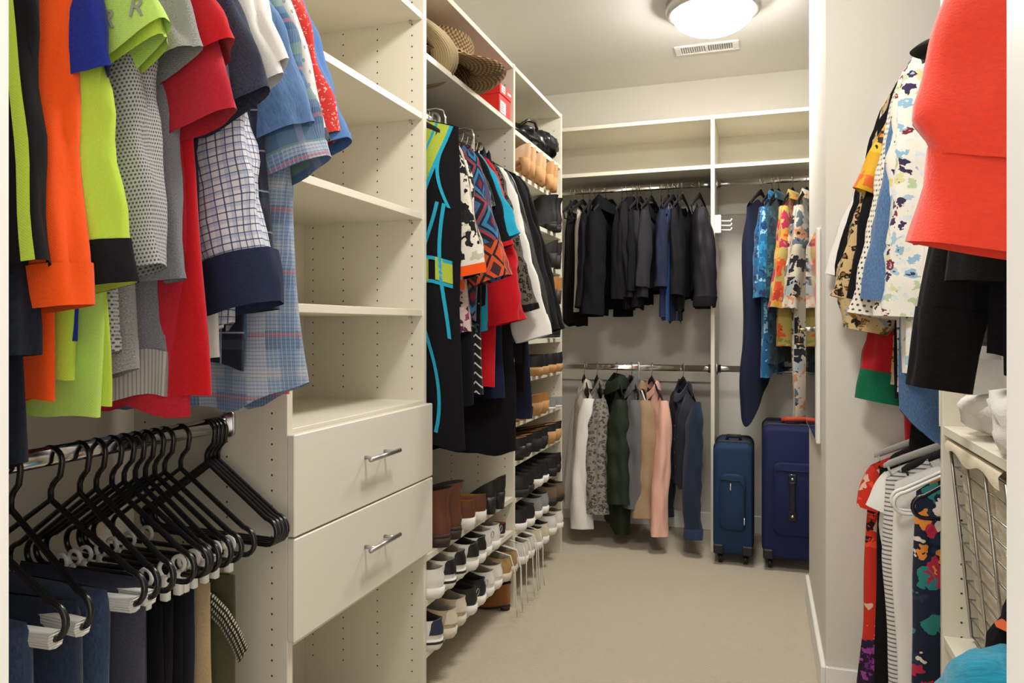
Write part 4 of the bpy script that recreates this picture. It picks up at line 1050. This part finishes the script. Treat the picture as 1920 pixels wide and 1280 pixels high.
# ------------------------------------------------------------ shoes (heel at the origin, toe along +x)
def ring(zb, zf, b, f, w, dip=0.0, n=26, pw=.85):
    a = np.arange(n) * 2 * PI / n
    c = np.cos(a); s = np.sin(a)
    x = (b + f) / 2 + (f - b) / 2 * np.sign(c) * np.abs(c) ** .9
    t = (x - b) / max(1e-5, f - b)
    y = w * np.sign(s) * np.abs(s) ** pw * (.84 + .26 * sstep(t * 1.5) - .10 * sstep((t - .7) / .3))
    return np.stack([x, y, zf + (zb - zf) * (1 - t) - dip * np.abs(s) ** 1.5 * np.clip(1.25 - t, 0, 1)], -1)
def lift_pts(P, lift, L):
    P = np.array(P, float); t = np.clip(P[..., 0] / L, 0, 1)
    P[..., 2] += lift * (1 - sstep(t / .62)); return P
SHOES = {
 # kind: length, sole rings, upper rings, lining rings, lift
 'sneaker': (.275, [(0, 0, .006, .262, .035), (.012, .010, -.003, .272, .042), (.031, .024, -.005, .276, .0435)],
             [(.030, .022, .002, .268, .0385), (.044, .040, -.003, .258, .039), (.060, .064, -.002, .215, .037), (.076, .086, .003, .168, .033, .004), (.088, .108, .001, .135, .030, .013)],
             [(.086, .104, .006, .128, .026, .013), (.066, .075, .010, .13, .025), (.045, .045, .012, .17, .026)], 0),
 'boot': (.27, [(0, 0, .002, .262, .034), (.008, .008, .0, .268, .037), (.016, .012, .0, .268, .037)],
          [(.014, .010, .002, .265, .036), (.040, .032, -.002, .252, .037), (.062, .058, .002, .19, .036), (.085, .085, .006, .135, .034), (.12, .115, .006, .118, .036), (.150, .140, -.006, .122, .041)],
          [(.148, .138, -.001, .117, .037), (.11, .105, .010, .112, .032), (.06, .06, .012, .13, .03)], .022),
 'loafer': (.27, [(0, 0, .003, .262, .036), (.020, .016, -.002, .270, .041), (.036, .028, -.002, .270, .041)],
            [(.034, .026, .001, .266, .039), (.056, .046, -.003, .252, .039), (.076, .064, .000, .205, .036), (.088, .074, .000, .165, .031, .008)],
            [(.086, .072, .005, .16, .027, .008), (.07, .055, .008, .16, .027), (.05, .045, .01, .17, .028)], 0),
 'pump': (.25, [(0, 0, .0, .245, .028), (.005, .004, -.001, .248, .031)],
          [(.004, .003, .001, .246, .030), (.028, .018, -.003, .236, .031), (.050, .026, -.003, .205, .029), (.062, .026, -.004, .185, .028)],
          [(.060, .025, .0, .18, .025), (.03, .018, .006, .19, .024), (.01, .008, .008, .2, .022)], .055),
 'wedge': (.25, [(0, 0, .012, .235, .030), (.02, .018, .0, .248, .036), (.055, .030, -.004, .252, .038)],
           [(.055, .030, .0, .248, .036), (.070, .045, .0, .225, .034), (.090, .052, -.002, .17, .031)],
           [(.088, .050, .004, .165, .027), (.065, .040, .008, .18, .027)], 0),
 'flat': (.25, [(0, 0, .002, .245, .030), (.009, .007, -.001, .248, .032)],
          [(.008, .006, .0, .246, .031), (.028, .018, -.002, .236, .032), (.046, .026, -.003, .20, .029)],
          [(.044, .025, .001, .195, .025), (.02, .014, .006, .20, .024)], .004)}
def shoe(kind, label, pos, rz, up, sole, lining, tabm=None, accent=None, laces=None, scale=1.0, group=None, heelm=None, logo=None, name=None, dangling=False):
    L, so, u, li, lift = SHOES[kind]
    t = thing(name or {'sneaker': 'sneaker', 'boot': 'ankle_boot', 'loafer': 'loafer', 'pump': 'heeled_shoe', 'wedge': 'wedge_shoe', 'flat': 'flat_shoe'}[kind], label, 'shoe', pos, rz, group)
    t.scale = (scale, scale * 1.12, scale)
    S = lift_pts([ring(*r) for r in so], lift, L)
    sp = MB().grid(S, True, None, True, True).build('sole', sole, t)
    U = lift_pts([ring(*r) for r in u], lift, L)
    # round the toe box: push in the rows between
    up_o = MB().grid(U, True, np.stack([U[..., 0], U[..., 2]], -1)).build('upper', up, t)
    I = lift_pts([U_ for U_ in [ring(*u[-1])] + [ring(*r) for r in li]], lift, L)
    MB().grid(I, True, None, False, True).build('lining', lining, t)
    if kind == 'sneaker':
        tg = [[(.150 - .012 * q + .0, w_ * (.020 - .003 * q), .080 + .0135 * q) for w_ in (-1, -.5, 0, .5, 1)] for q in range(4)]
        MB().grid(tg).build('tongue', up, t)
    if lift > .01:
        h = []
        for z, w, b, f in ((0, .022 if kind == 'boot' else .016, .004, .062 if kind == 'boot' else .035), (lift * .5, .024 if kind == 'boot' else .016, .002, .062 if kind == 'boot' else .034), (lift + .004, .033 if kind == 'boot' else .024, .0, .07 if kind == 'boot' else .05)):
            h.append(ring(z, z, b, f, w))
        MB().grid(h, True, None, True, True).build('heel', heelm or sole, t)
    if tabm:
        n = 26; idx = [i % n for i in range(10, 17)]
        T = np.array([U_[idx] for U_ in U[1:]]); c = T.mean(axis=(0, 1)); T[..., 0] -= .0018; T[..., 1] *= 1.03
        MB().grid(T).build('heel_tab', tabm, up_o)
    if accent:
        n = 26; mb = MB()
        S2 = S[1:].copy(); mid = S2.mean(axis=(1,), keepdims=True)
        S2 = mid + (S2 - mid) * np.array((1.008, 1.03, 1)); z0, z1 = S2[0], S2[1]
        mb.grid(np.array([z0 * .65 + z1 * .35, z0 * .25 + z1 * .75]), True).build('sole_stripe', accent, sp)
    if laces:
        for k in range(4):
            x = .125 + .022 * k; z = .103 - .0125 * k
            MB().tube([(x, -.022, z - .012), (x + .004, 0, z + .003), (x, .022, z - .012)], .0025, 5).build('lace', laces, t)
        if dangling:
            for sy in (-1, 1):
                MB().tube([(.12, .01 * sy, .10), (.05, .03 * sy, .112), (-.012, .030 * sy, .10), (-.028, .026 * sy, .04), (-.03, .022 * sy, -.06), (-.035, .025 * sy, -.11)], .0022, 5).build('loose_lace', laces, t)
    if logo:
        MB().tube(arc((-.0055, 0, .070), .010, 0, 2 * PI * .82, 14, (1, 2)), .0016, 5).build('heel_logo', logo, t)
    return t
def leather(n, c, r=.45): return simple(n, hexc(c), r)
s_white = leather('white_shoe_leather', 'dedbd3', .5); s_cream = leather('cream_shoe', 'd3c9b4', .6); s_black = leather('black_shoe_leather', '17171a', .4)
s_brown = leather('chestnut_leather', '5e331b', .5); s_dkbr = leather('dark_brown_sole', '33241b', .6); s_tan = leather('tan_leather', 'a9733f', .5)
s_cog = leather('cognac_suede', '8c5a2c', .8); s_beige = leather('beige_nubuck', 'b9a88c', .8); s_gum = leather('white_rubber', 'e8e5dd', .55)
s_grey = leather('grey_mesh_upper', '8a8b8c', .8); s_nude = leather('nude_patent', 'd0a880', .3); s_navy = leather('navy_upper', '262c42', .7)
s_red = leather('red_insole', '9c2b35', .6); s_lin = leather('shoe_lining', '8f8676', .9); s_dlin = leather('dark_shoe_lining', '2a2622', .9)
s_olive = leather('trail_brown', '6c5d47', .85); s_cork = leather('cork_wedge', 'b98c5a', .8); lace_w = leather('white_lace', 'dad6cc', .9); s_blkr = leather('black_rubber', '1b1b1c', .7)
s_gold = leather('tan_suede_low', 'b08d5c', .8)
def pair(kind, ys, z, what, where, grp, XH=-.895, sc=1.06, **kw):
    for i, y in enumerate(ys):
        w_ = ('nearer' if i == 0 else 'farther') + ' of the '
        if len(ys) == 1: w_ = 'single '
        r = random.Random(int(y * 1000) + int(z * 100))
        shoe(kind, f'{w_}{what}, {where}', (XH + r.uniform(-.006, .006), y, z + .0006), PI + R(r.uniform(-3, 3)), group=grp, scale=sc, **kw)
g1 = 'shoes under the long hanging bay'
T1, T2, T3 = 'on the top shoe shelf', 'on the middle shoe shelf', 'on the bottom shoe shelf'
pair('boot', [2.012], .432, 'tan suede ankle boot', T1 + ' beside the drawers', g1, up=s_tan, sole=s_dkbr, lining=s_dlin, sc=1.02, XH=-.93)
pair('boot', [2.085, 2.175], .432, 'chestnut western ankle boots', T1, g1, up=s_brown, sole=s_dkbr, lining=s_dlin, heelm=s_dkbr, sc=1.05)
pair('loafer', [2.29, 2.385], .432, 'brown loafers with thick white sole', T1, g1, up=s_brown, sole=s_gum, lining=s_cog, accent=None, sc=1.1)
pair('pump', [2.50, 2.585], .432, 'black block heel pumps', T1, g1, up=s_black, sole=s_blkr, lining=s_cog, heelm=s_black, sc=1.05)
pair('sneaker', [2.02], .300, 'plain white sneaker', T2 + ' beside the drawers', g1, up=s_white, sole=s_gum, lining=s_lin)
pair('sneaker', [2.105, 2.195], .300, 'white sneakers with black heel and sole stripe', T2, g1, up=s_white, sole=s_gum, lining=s_lin, tabm=s_black, accent=s_black, laces=lace_w)
pair('sneaker', [2.285, 2.365], .300, 'white and black low sneakers', T2, g1, up=s_white, sole=s_gum, lining=s_dlin, tabm=s_black, laces=lace_w)
pair('sneaker', [2.445, 2.525], .300, 'white sneakers with round grey heel mark', T2, g1, up=s_white, sole=s_gum, lining=s_lin, logo=s_grey, laces=lace_w)
pair('flat', [2.60, 2.68], .300, 'dark flats with red insole', T2, g1, up=s_black, sole=s_gum, lining=s_red, XH=-.93)
pair('sneaker', [2.015], .150, 'white and navy sneaker', T3 + ' beside the tower side', g1, up=s_white, sole=s_gum, lining=s_dlin, tabm=s_navy, accent=s_dkbr)
pair('sneaker', [2.105, 2.20], .150, 'beige nubuck sneakers', T3, g1, up=s_beige, sole=s_cream, lining=s_lin, tabm=s_cream)
pair('sneaker', [2.295, 2.385], .150, 'black running shoes with white sole', T3, g1, up=s_black, sole=s_gum, lining=s_dlin, logo=s_grey)
pair('sneaker', [2.47, 2.55], .150, 'white canvas slip-ons with tan heel tab', T3, g1, up=s_white, sole=s_gum, lining=s_lin, tabm=s_white, accent=None)
pair('sneaker', [2.635, 2.72], .150, 'sand suede lace-ups with loose laces', T3, g1, up=s_gold, sole=s_cream, lining=s_lin, laces=lace_w, dangling=True)
g2 = 'shoes in the shoe tower'
def D(kind, ys, k, what, **kw):
    nm = ['top', 'second', 'third', 'fourth', 'fifth', 'sixth', 'seventh', 'eighth', 'ninth', 'tenth', 'eleventh', 'lowest'][k]
    pair(kind, ys, DSH[k], what, f'{nm} shoe tower shelf', g2, **kw)
Y0, Y1, Y2 = [2.85, 2.93], [3.06, 3.145], [3.29, 3.385]
D('sneaker', Y0, 11, 'white lace-up trainers with trailing laces', up=s_white, sole=s_gum, lining=s_lin, laces=lace_w, dangling=True)
D('sneaker', Y1, 11, 'pale grey trainers', up=s_cream, sole=s_gum, lining=s_dlin, laces=lace_w)
D('sneaker', Y2, 11, 'bright white tennis shoes', up=s_white, sole=s_gum, lining=s_lin, laces=lace_w)
D('sneaker', Y0, 10, 'black trainers with thick white sole', up=s_black, sole=s_gum, lining=s_dlin, laces=s_black)
D('sneaker', Y1, 10, 'grey running shoes', up=s_grey, sole=s_gum, lining=s_dlin, laces=lace_w)
D('sneaker', Y2, 10, 'brown trail shoes', up=s_olive, sole=s_blkr, lining=s_dlin, laces=s_dkbr, XH=-.89)
D('sneaker', Y0, 9, 'black knit trainers', up=s_black, sole=s_blkr, lining=s_dlin, laces=s_black)
D('sneaker', Y1, 9, 'black and white trainers', up=s_black, sole=s_gum, lining=s_dlin, laces=lace_w)
D('loafer', Y2, 9, 'black padded slip-ons', up=s_black, sole=s_blkr, lining=s_dlin)
D('wedge', Y0, 8, 'black platform sandals with tan footbed', up=s_black, sole=s_black, lining=s_cork)
D('wedge', Y1, 8, 'black wedge shoes', up=s_black, sole=s_blkr, lining=s_cog)
D('wedge', Y2, 8, 'cork wedge sandals with black strap', up=s_black, sole=s_cork, lining=s_cork)
D('flat', Y0, 7, 'black flat mules', up=s_black, sole=s_cork, lining=s_lin)
D('wedge', Y1, 7, 'tan footbed sandals', up=s_tan, sole=s_cork, lining=s_cork)
D('flat', Y2, 7, 'silver grey flats', up=s_grey, sole=s_gum, lining=s_lin)
D('loafer', Y1, 6, 'dark clogs', up=s_black, sole=s_cork, lining=s_dlin)
D('loafer', Y2, 6, 'black leather clogs with wooden sole', up=s_black, sole=s_cork, lining=s_cog)
D('flat', Y2, 5, 'black ballet flats', up=s_black, sole=s_blkr, lining=s_lin)
D('pump', Y2, 4, 'tan heeled pumps', up=s_tan, sole=s_dkbr, lining=s_lin)
D('pump', Y2, 3, 'glossy black court shoes', up=s_black, sole=s_blkr, lining=s_lin)
D('boot', Y2, 2, 'glossy black ankle boots', up=s_black, sole=s_blkr, lining=s_dlin, sc=.92)
D('pump', [2.88, 2.96], 1, 'nude patent pumps', up=s_nude, sole=s_cork, lining=s_nude)
D('pump', [3.05, 3.13], 1, 'beige leather pumps', up=s_nude, sole=s_cork, lining=s_cork)
D('pump', [3.23, 3.31], 1, 'sand coloured slingback pumps', up=s_cork, sole=s_cork, lining=s_nude)
shoe('boot', 'brown suede bootie standing on the carpet under the shoe shelves', (-.93, 2.74, .0005), PI, s_cog, s_dkbr, s_dlin, group=g1, scale=.62)

# ------------------------------------------------------------ hats, box, bags on the high shelves
straw = NT('woven_straw'); v = straw.uv(); s = straw.sep(v)
w1 = straw.math('MULTIPLY', straw.math('SINE', straw.math('MULTIPLY', s[0], 420.0)), straw.math('SINE', straw.math('MULTIPLY', s[1], 420.0)))
straw.col(straw.mix(straw.ramp(straw.math('ADD', straw.math('MULTIPLY', w1, .5), straw.noise(v, 150, 3)), [(.25, (0, 0, 0)), (.9, (1, 1, 1))]), hexc('5e4426'), hexc('b39465'))).set(Roughness=.8).bump(w1, .6, .003); straw = straw.m
pale = NT('pale_straw'); v = pale.uv(); s = pale.sep(v)
w1 = pale.math('SINE', pale.math('MULTIPLY', s[1], 900.0)); pale.col(hexc('cdb98e')).set(Roughness=.75).bump(w1, .4, .002); pale = pale.m
def hat(label, pos, rot, m, band, R0=.19, crown=.085, hgt=.11, wav=.02, sc=1.0, openwork=False):
    t = thing('straw_hat', label, 'hat', pos, 0); t.rotation_euler = rot; t.scale = (sc,) * 3
    def rows(prof, wavy):
        out = []; uv = []
        for i, (r, z) in enumerate(prof):
            out.append([(r * 1.12 * math.cos(a), r * .95 * math.sin(a), z + (wav * math.cos(2 * a) * ((r - crown) / (R0 - crown)) ** 1.5 if wavy and r > crown else 0)) for a in np.linspace(0, 2 * PI, 49)[:-1]])
            uv.append([(a * .09, r + z) for a in np.linspace(0, 2 * PI, 49)[:-1]])
        return np.array(out), np.array(uv)
    P, U = rows([(crown, 0), (crown + .02, -.004), (crown + .05, -.004), (crown + .08, .0), (R0, .008)], True)
    b = MB().grid(P, True, U).build('brim', m, t); b.modifiers.new('s', 'SOLIDIFY').thickness = .004
    P, U = rows([(crown, 0), (crown * .98, hgt * .4), (crown * .93, hgt * .8), (crown * .8, hgt), (crown * .45, hgt * .98), (.004, hgt * .9)], False)
    MB().grid(P, True, U, False, True).build('crown', m, t)
    P, U = rows([(crown * 1.012, .004), (crown * 1.0, hgt * .42)], False)
    MB().grid(P, True, U).build('hat_band', band, t)
    return t
hat('brown woven straw hat with open weave crown on the high shelf', (-1.01, 2.27, 1.955), (R(-6), R(12), R(20)), straw, dots('openwork_straw', hexc('b8a27a'), hexc('2a1d12'), .017, .33), .19, .088, .115, .028)
hat('pale straw hat tucked behind the brown woven one', (-1.05, 2.115, 1.985), (R(-40), R(25), R(0)), pale, simple('pale_band', hexc('b59a68'), .7), .115, .07, .08, .01)
redm = simple('red_card', hexc('d8271c'), .5); wl = simple('label_paper', hexc('e6ded8'), .6); ink = simple('label_ink', hexc('6a6a70'), .6)
t = thing('shoe_box', 'red shoe box with white end labels on the high shelf', 'box', (-1.11, 2.705, 1.9005), 0)
boxpart('box_body', (-.165, -.062, 0), (.170, .062, .085), redm, t, .001)
boxpart('lid', (-.168, -.066, .078), (.174, .066, .118), redm, t, .0015)
lb = boxpart('paper_label', (.1705, -.052, .010), (.1712, .010, .056), wl, t)
for k in range(4): boxpart('printed_line', (.1713, -.046, .018 + .008 * k), (.1715, -.010 - .01 * (k % 2), .021 + .008 * k), ink, lb)
lb = boxpart('paper_label', (.1745, -.050, .086), (.1752, -.008, .113), wl, t)
for k in range(2): boxpart('printed_line', (.1753, -.045, .093 + .009 * k), (.1755, -.015, .096 + .009 * k), ink, lb)
boxpart('printed_mark', (.1745, .020, .094), (.1750, .058, .104), wl, t)
def crumple(name, label, cat, pos, size, m, seed, group=None, rz=0, amp=.16, n=44, flat=.0, parts=True):
    t = thing(name, label, cat, pos, rz, group)
    r = random.Random(seed)
    dirs = [(np.array([r.gauss(0, 1) for _ in range(3)]), r.uniform(0, 6.28), r.uniform(3.0, 8.5)) for _ in range(9)]
    rows = []
    for v in np.linspace(.02, PI - .02, n // 2):
        row = []
        for u in np.arange(n) * 2 * PI / n:
            d = np.array((math.sin(v) * math.cos(u), math.sin(v) * math.sin(u), math.cos(v)))
            k = 0
            for q, p, f in dirs: 
                s_ = math.sin(np.dot(q / np.linalg.norm(q), d) * f + p); k += (1 - abs(s_)) * 1.2 - .5
            rr = 1 + amp * k / 3
            p_ = d * rr * np.array(size)
            p_[2] = max(p_[2], -size[2] * .72)
            row.append(p_)
        rows.append(row)
    P = np.array(rows); P[..., 2] += size[2] * .72
    MB().grid(P, True, P[..., [0, 2]] + P[..., [1, 1]] * .5, True, True).build('folds', m, t)
    return t
satin = simple('black_satin', hexc('101012'), .3)
t = crumple('handbag', 'slouchy black satin bag on top of the shoe tower shelf', 'bag', (-1.03, 3.10, 1.8825), (.10, .13, .06), satin, 31, amp=.25)
MB().tube([(.05, -.09, .07), (.08, -.07, .095), (.09, 0, .105), (.08, .07, .095), (.05, .09, .07)], .007, 8).build('handle', satin, t)
t = crumple('sun_hat', 'floppy black cloth hat next to the satin bag', 'hat', (-.99, 3.33, 1.8825), (.09, .11, .075), satin, 35, amp=.2)

# ------------------------------------------------------------ suitcases
nav1 = fab('suitcase_petrol_nylon', hexc('1b3556'), .15, .6, .05); nav2 = fab('suitcase_navy_nylon', hexc('1c2350'), .15, .6, .05)
zipm = simple('zip_black', hexc('16171c'), .6)
def rbox(mb, x0, x1, y0, y1, z0, z1, r, axis='y', n=5):
    """box with rounded corners in the x-z plane, extruded along y"""
    pts = []
    for cx, cz, a0 in ((x1 - r, z1 - r, 0), (x0 + r, z1 - r, 90), (x0 + r, z0 + r, 180), (x1 - r, z0 + r, 270)):
        for k in range(n + 1): a = R(a0 + 90 * k / n); pts.append((cx + r * math.cos(a), cz + r * math.sin(a)))
    e = min(.008, (y1 - y0) * .3)
    cx, cz = (x0 + x1) / 2, (z0 + z1) / 2
    rows = []
    for y, s_ in ((y0, 1 - e / (x1 - x0) * 2), (y0 + e, 1), (y1 - e, 1), (y1, 1 - e / (x1 - x0) * 2)):
        rows.append([(cx + (x - cx) * s_, y, cz + (z - cz) * s_) for x, z in pts])
    return mb.grid(rows[::-1], True, None, True, True)
def suitcase(label, pos, w, d, h, m, rz=0, big=False):
    t = thing('suitcase', label, 'suitcase', pos, rz)
    z0 = .055
    rbox(MB(), -w / 2, w / 2, 0, d, z0, z0 + h, .03).build('shell', m, t, True)
    po = rbox(MB(), -w * .34, w * .34, -.014, .002, z0 + .11, z0 + h * .74, .035).build('pocket', m, t)
    MB().tube([(-w * .30, -.0155, z0 + h * .68), (w * .2, -.0155, z0 + h * .68), (w * .30, -.0155, z0 + h * .62), (w * .30, -.0155, z0 + .15)], .003, 6).build('zip', zipm, po)
    for x, z in ((-w * .05, z0 + h * .655), (w * .30, z0 + h * .35)):
        MB().tube([(x, -.018, z), (x, -.020, z - .032)], .0042, 6).build('zip_pull', M['chrome'], po)
    for y in (d * .25, d * .33, d * .8):
        pts = []
        for cx, cz, a0 in ((w / 2 - .03, z0 + h - .03, 0), (-w / 2 + .03, z0 + h - .03, 90), (-w / 2 + .03, z0 + .03, 180), (w / 2 - .03, z0 + .03, 270)):
            for k in range(6): a = R(a0 + 18 * k); pts.append((cx + .0315 * math.cos(a), y, cz + .0315 * math.sin(a)))
        MB().tube(pts, .005, 6, closed=True).build('piping', zipm, t)
    for sx in (-1, 1):
        MB().box((sx * w / 2 - (.045 if sx > 0 else -.0), -.006, z0 - .004), (sx * w / 2 + (.003 if sx > 0 else .045), .03, z0 + .04), .006).build('corner_guard', zipm, t, False)
        for y in (.045, d - .05):
            wl_ = MB().tube([(sx * (w / 2 - .03) - .009, y, .024), (sx * (w / 2 - .03) + .009, y, .024)], .0235, 16).build('wheel', M['black_plastic'], t)
            MB().box((sx * (w / 2 - .03) - .014, y - .014, .03), (sx * (w / 2 - .03) + .014, y + .014, z0 + .002), .003).build('wheel_housing', zipm, wl_, False)
    MB().tube([(-w * .18, d * .4, z0 + h - .004), (-w * .16, d * .4, z0 + h + .022), (w * .16, d * .4, z0 + h + .022), (w * .18, d * .4, z0 + h - .004)], .010, 8).build('carry_handle', zipm, t)
    if big:
        hd = MB().box((-w * .04 - .012, -.028, z0 + h * .36), (-w * .04 + .012, -.016, z0 + h * .60), .004).build('side_handle', zipm, t, False)
        for z in (z0 + h * .34, z0 + h * .62):
            hb = MB().box((-w * .04 - .018, -.024, z - .022), (-w * .04 + .018, -.010, z + .022), .004).build('handle_mount', zipm, t, False)
            MB().lathe([(0, 0), (.006, 0), (.006, .003), (0, .004)], n=10).build('rivet', M['chrome'], hb).matrix_local = __import__('mathutils').Matrix.Translation((-w * .04, -.0242, z)) @ __import__('mathutils').Matrix.Rotation(PI / 2, 4, 'X')
        MB().box((w * .24, -.030, z0 + h * .42), (w * .34, -.018, z0 + h * .60), .003).build('latch', M['chrome'], t, False)
    return t
suitcase('smaller petrol blue soft suitcase beside the divider panel', (-.132, 3.57, 0), .172, .36, .50, nav1)
s2 = suitcase('larger navy blue soft suitcase standing against the chase wall', (.135, 3.56, 0), .27, .40, .59, nav2, 0, True)
MB().tube([(-.05, .14, .665), (.0, .12, .672), (.05, .16, .668), (.09, .2, .66)], .012, 8).build('orange_strap', simple('orange_webbing', hexc('c8492a'), .7), s2)

# ------------------------------------------------------------ mirrored cabinet with key on the chase wall
t = thing('jewelry_cabinet', 'white framed wall mirror cabinet with a key in its lock', 'cabinet', (CX, 2.85, 1.07))
boxpart('case', (-.014, -.285, -.345), (-.0005, .285, .345), M['trim'], t, .003)
boxpart('mirror', (-.0165, -.272, -.332), (-.0142, .272, .332), simple('mirror_glass', (.75, .76, .76), .06, 1.0), t)
lk = MB().cyl((-.0165, -.128, .02), (-.040, -.128, .02), .008, 12).build('lock', M['nickel'], t)
MB().tube([(-.038, -.128, .02), (-.060, -.128, .02)], .0035, 8).box((-.062, -.1295, .008), (-.058, -.1265, .032), .0).build('key', simple('brass', (.55, .40, .16), .3, 1.0), lk)
MB().tube([(-.058, -.128, .010)] + arc((-.058, -.128, -.008), .014, R(90), R(430), 14, (1, 2)), .0014, 5).lathe([(0, -.002), (.013, -.002), (.013, .002), (0, .002)], (-.058, -.128, -.03), 12).build('key_ring', simple('brass_tag', (.5, .37, .18), .35, 1.0), lk)

# ------------------------------------------------------------ hamper, piles on the right
wm = M['steel_wire']
hx0, hx1, hy0, hy1 = XG - .045, XG + .33, 1.45, 1.84
t = thing('wire_hamper', 'tilt-out wire laundry hamper with canvas liner', 'hamper', (XG, 1.445, .43))
def hp(x, y, z): return (x - XG, y - 1.445, z - .43)
def fx(z): return XG + .055 - .04 * (z - .43) / .40      # front leans out towards the top
for z in np.linspace(.43, .835, 11):
    MB().tube([hp(fx(z), hy0, z), hp(fx(z), hy1, z)], .0022, 6).build('front_wire', wm, t)
    MB().tube([hp(fx(z), hy1, z), hp(hx1, hy1, z)], .0022, 6).build('side_wire', wm, t)
for y in (hy0, hy0 + .13, hy0 + .26, hy1):
    MB().tube([hp(fx(.43) - .003, y, .43), hp(fx(.835) - .003, y, .835)], .0035, 6).build('upright_wire', wm, t)
MB().tube([hp(fx(.84), hy0, .84), hp(fx(.84), hy1, .84), hp(hx1, hy1, .84), hp(hx1, hy0, .84)], .0042, 8, closed=True).build('rim', wm, t)
canvas = fab('canvas_liner', hexc('cfc2a6'), .08); 
lin = []
for (f_, z) in ((1.0, .852), (1.0, .80), (.97, .62), (.95, .45)):
    row = []
    for (cx, cy) in [(0, v) for v in np.linspace(0, 1, 12)] + [(v, 1) for v in np.linspace(.1, 1, 6)] + [(1, v) for v in np.linspace(.9, 0, 8)] + [(v, 0) for v in np.linspace(.9, .1, 5)]:
        x0 = fx(z) + .008; x = x0 + (hx1 - .01 - x0) * cx; y = hy0 + .01 + (hy1 - hy0 - .02) * cy
        row.append(hp(x + .004 * math.sin(cy * 40) * (1 - cx), y, z + .006 * math.sin(cy * 23 + cx * 9) * (z > .84)))
    lin.append(row)
MB().grid(lin, True).build('canvas_liner', canvas, t)
fl = []
for q, (dx, z) in enumerate(((.010, .848), (-.006, .856), (-.014, .846), (-.012, .80 - .0))):
    fl.append([hp(fx(.84) + dx, y, z + (.030 - .008 * math.sin(y * 31) if q == 3 else 0)) for y in np.linspace(hy0, hy1, 26)])
MB().grid(fl).build('folded_liner_edge', canvas, t)
gp = 'crumpled white clothes on the right shelf'
crumple('white_garment', 'crumpled white shirt at the panel end of the right shelf', 'clothes', (.50, 1.70, .8815), (.12, .12, .075), white, 61, gp, .3, .2)
crumple('white_garment', 'crumpled white blouse with folded cuff in the middle of the right shelf', 'clothes', (.49, 1.46, .8815), (.13, .13, .085), white, 62, gp, .9, .2)
crumple('white_garment', 'heaped white cotton top nearest on the right shelf', 'clothes', (.49, 1.20, .8815), (.14, .14, .10), white, 63, gp, 1.4, .2)
gq = 'clothes heaped on the low right shelf'
crumple('sweater', 'teal knit sweater heaped on the low right shelf', 'clothes', (.345, 1.29, .4195), (.10, .10, .115), teal, 71, gq, .5, .15)
t = crumple('top', 'black top with an orange flower behind the teal sweater', 'clothes', (.42, 1.385, .4195), (.09, .07, .15), black, 72, gq, .2, .15)
MB().lathe([(0, .006), (.012, .006), (.03, .002), (.034, -.002)], (-.045, -.02, .212), 10).build('orange_flower', simple('orange_petal', hexc('d9622a'), .8), t)
crumple('white_garment', 'white cloth heaped nearest on the low right shelf', 'clothes', (.375, 1.14, .4195), (.09, .08, .13), white, 73, gq, .2, .15)
for k_ in list(PROTO.values()):
    for ch in list(k_.children): bpy.data.objects.remove(ch)
    bpy.data.objects.remove(k_)
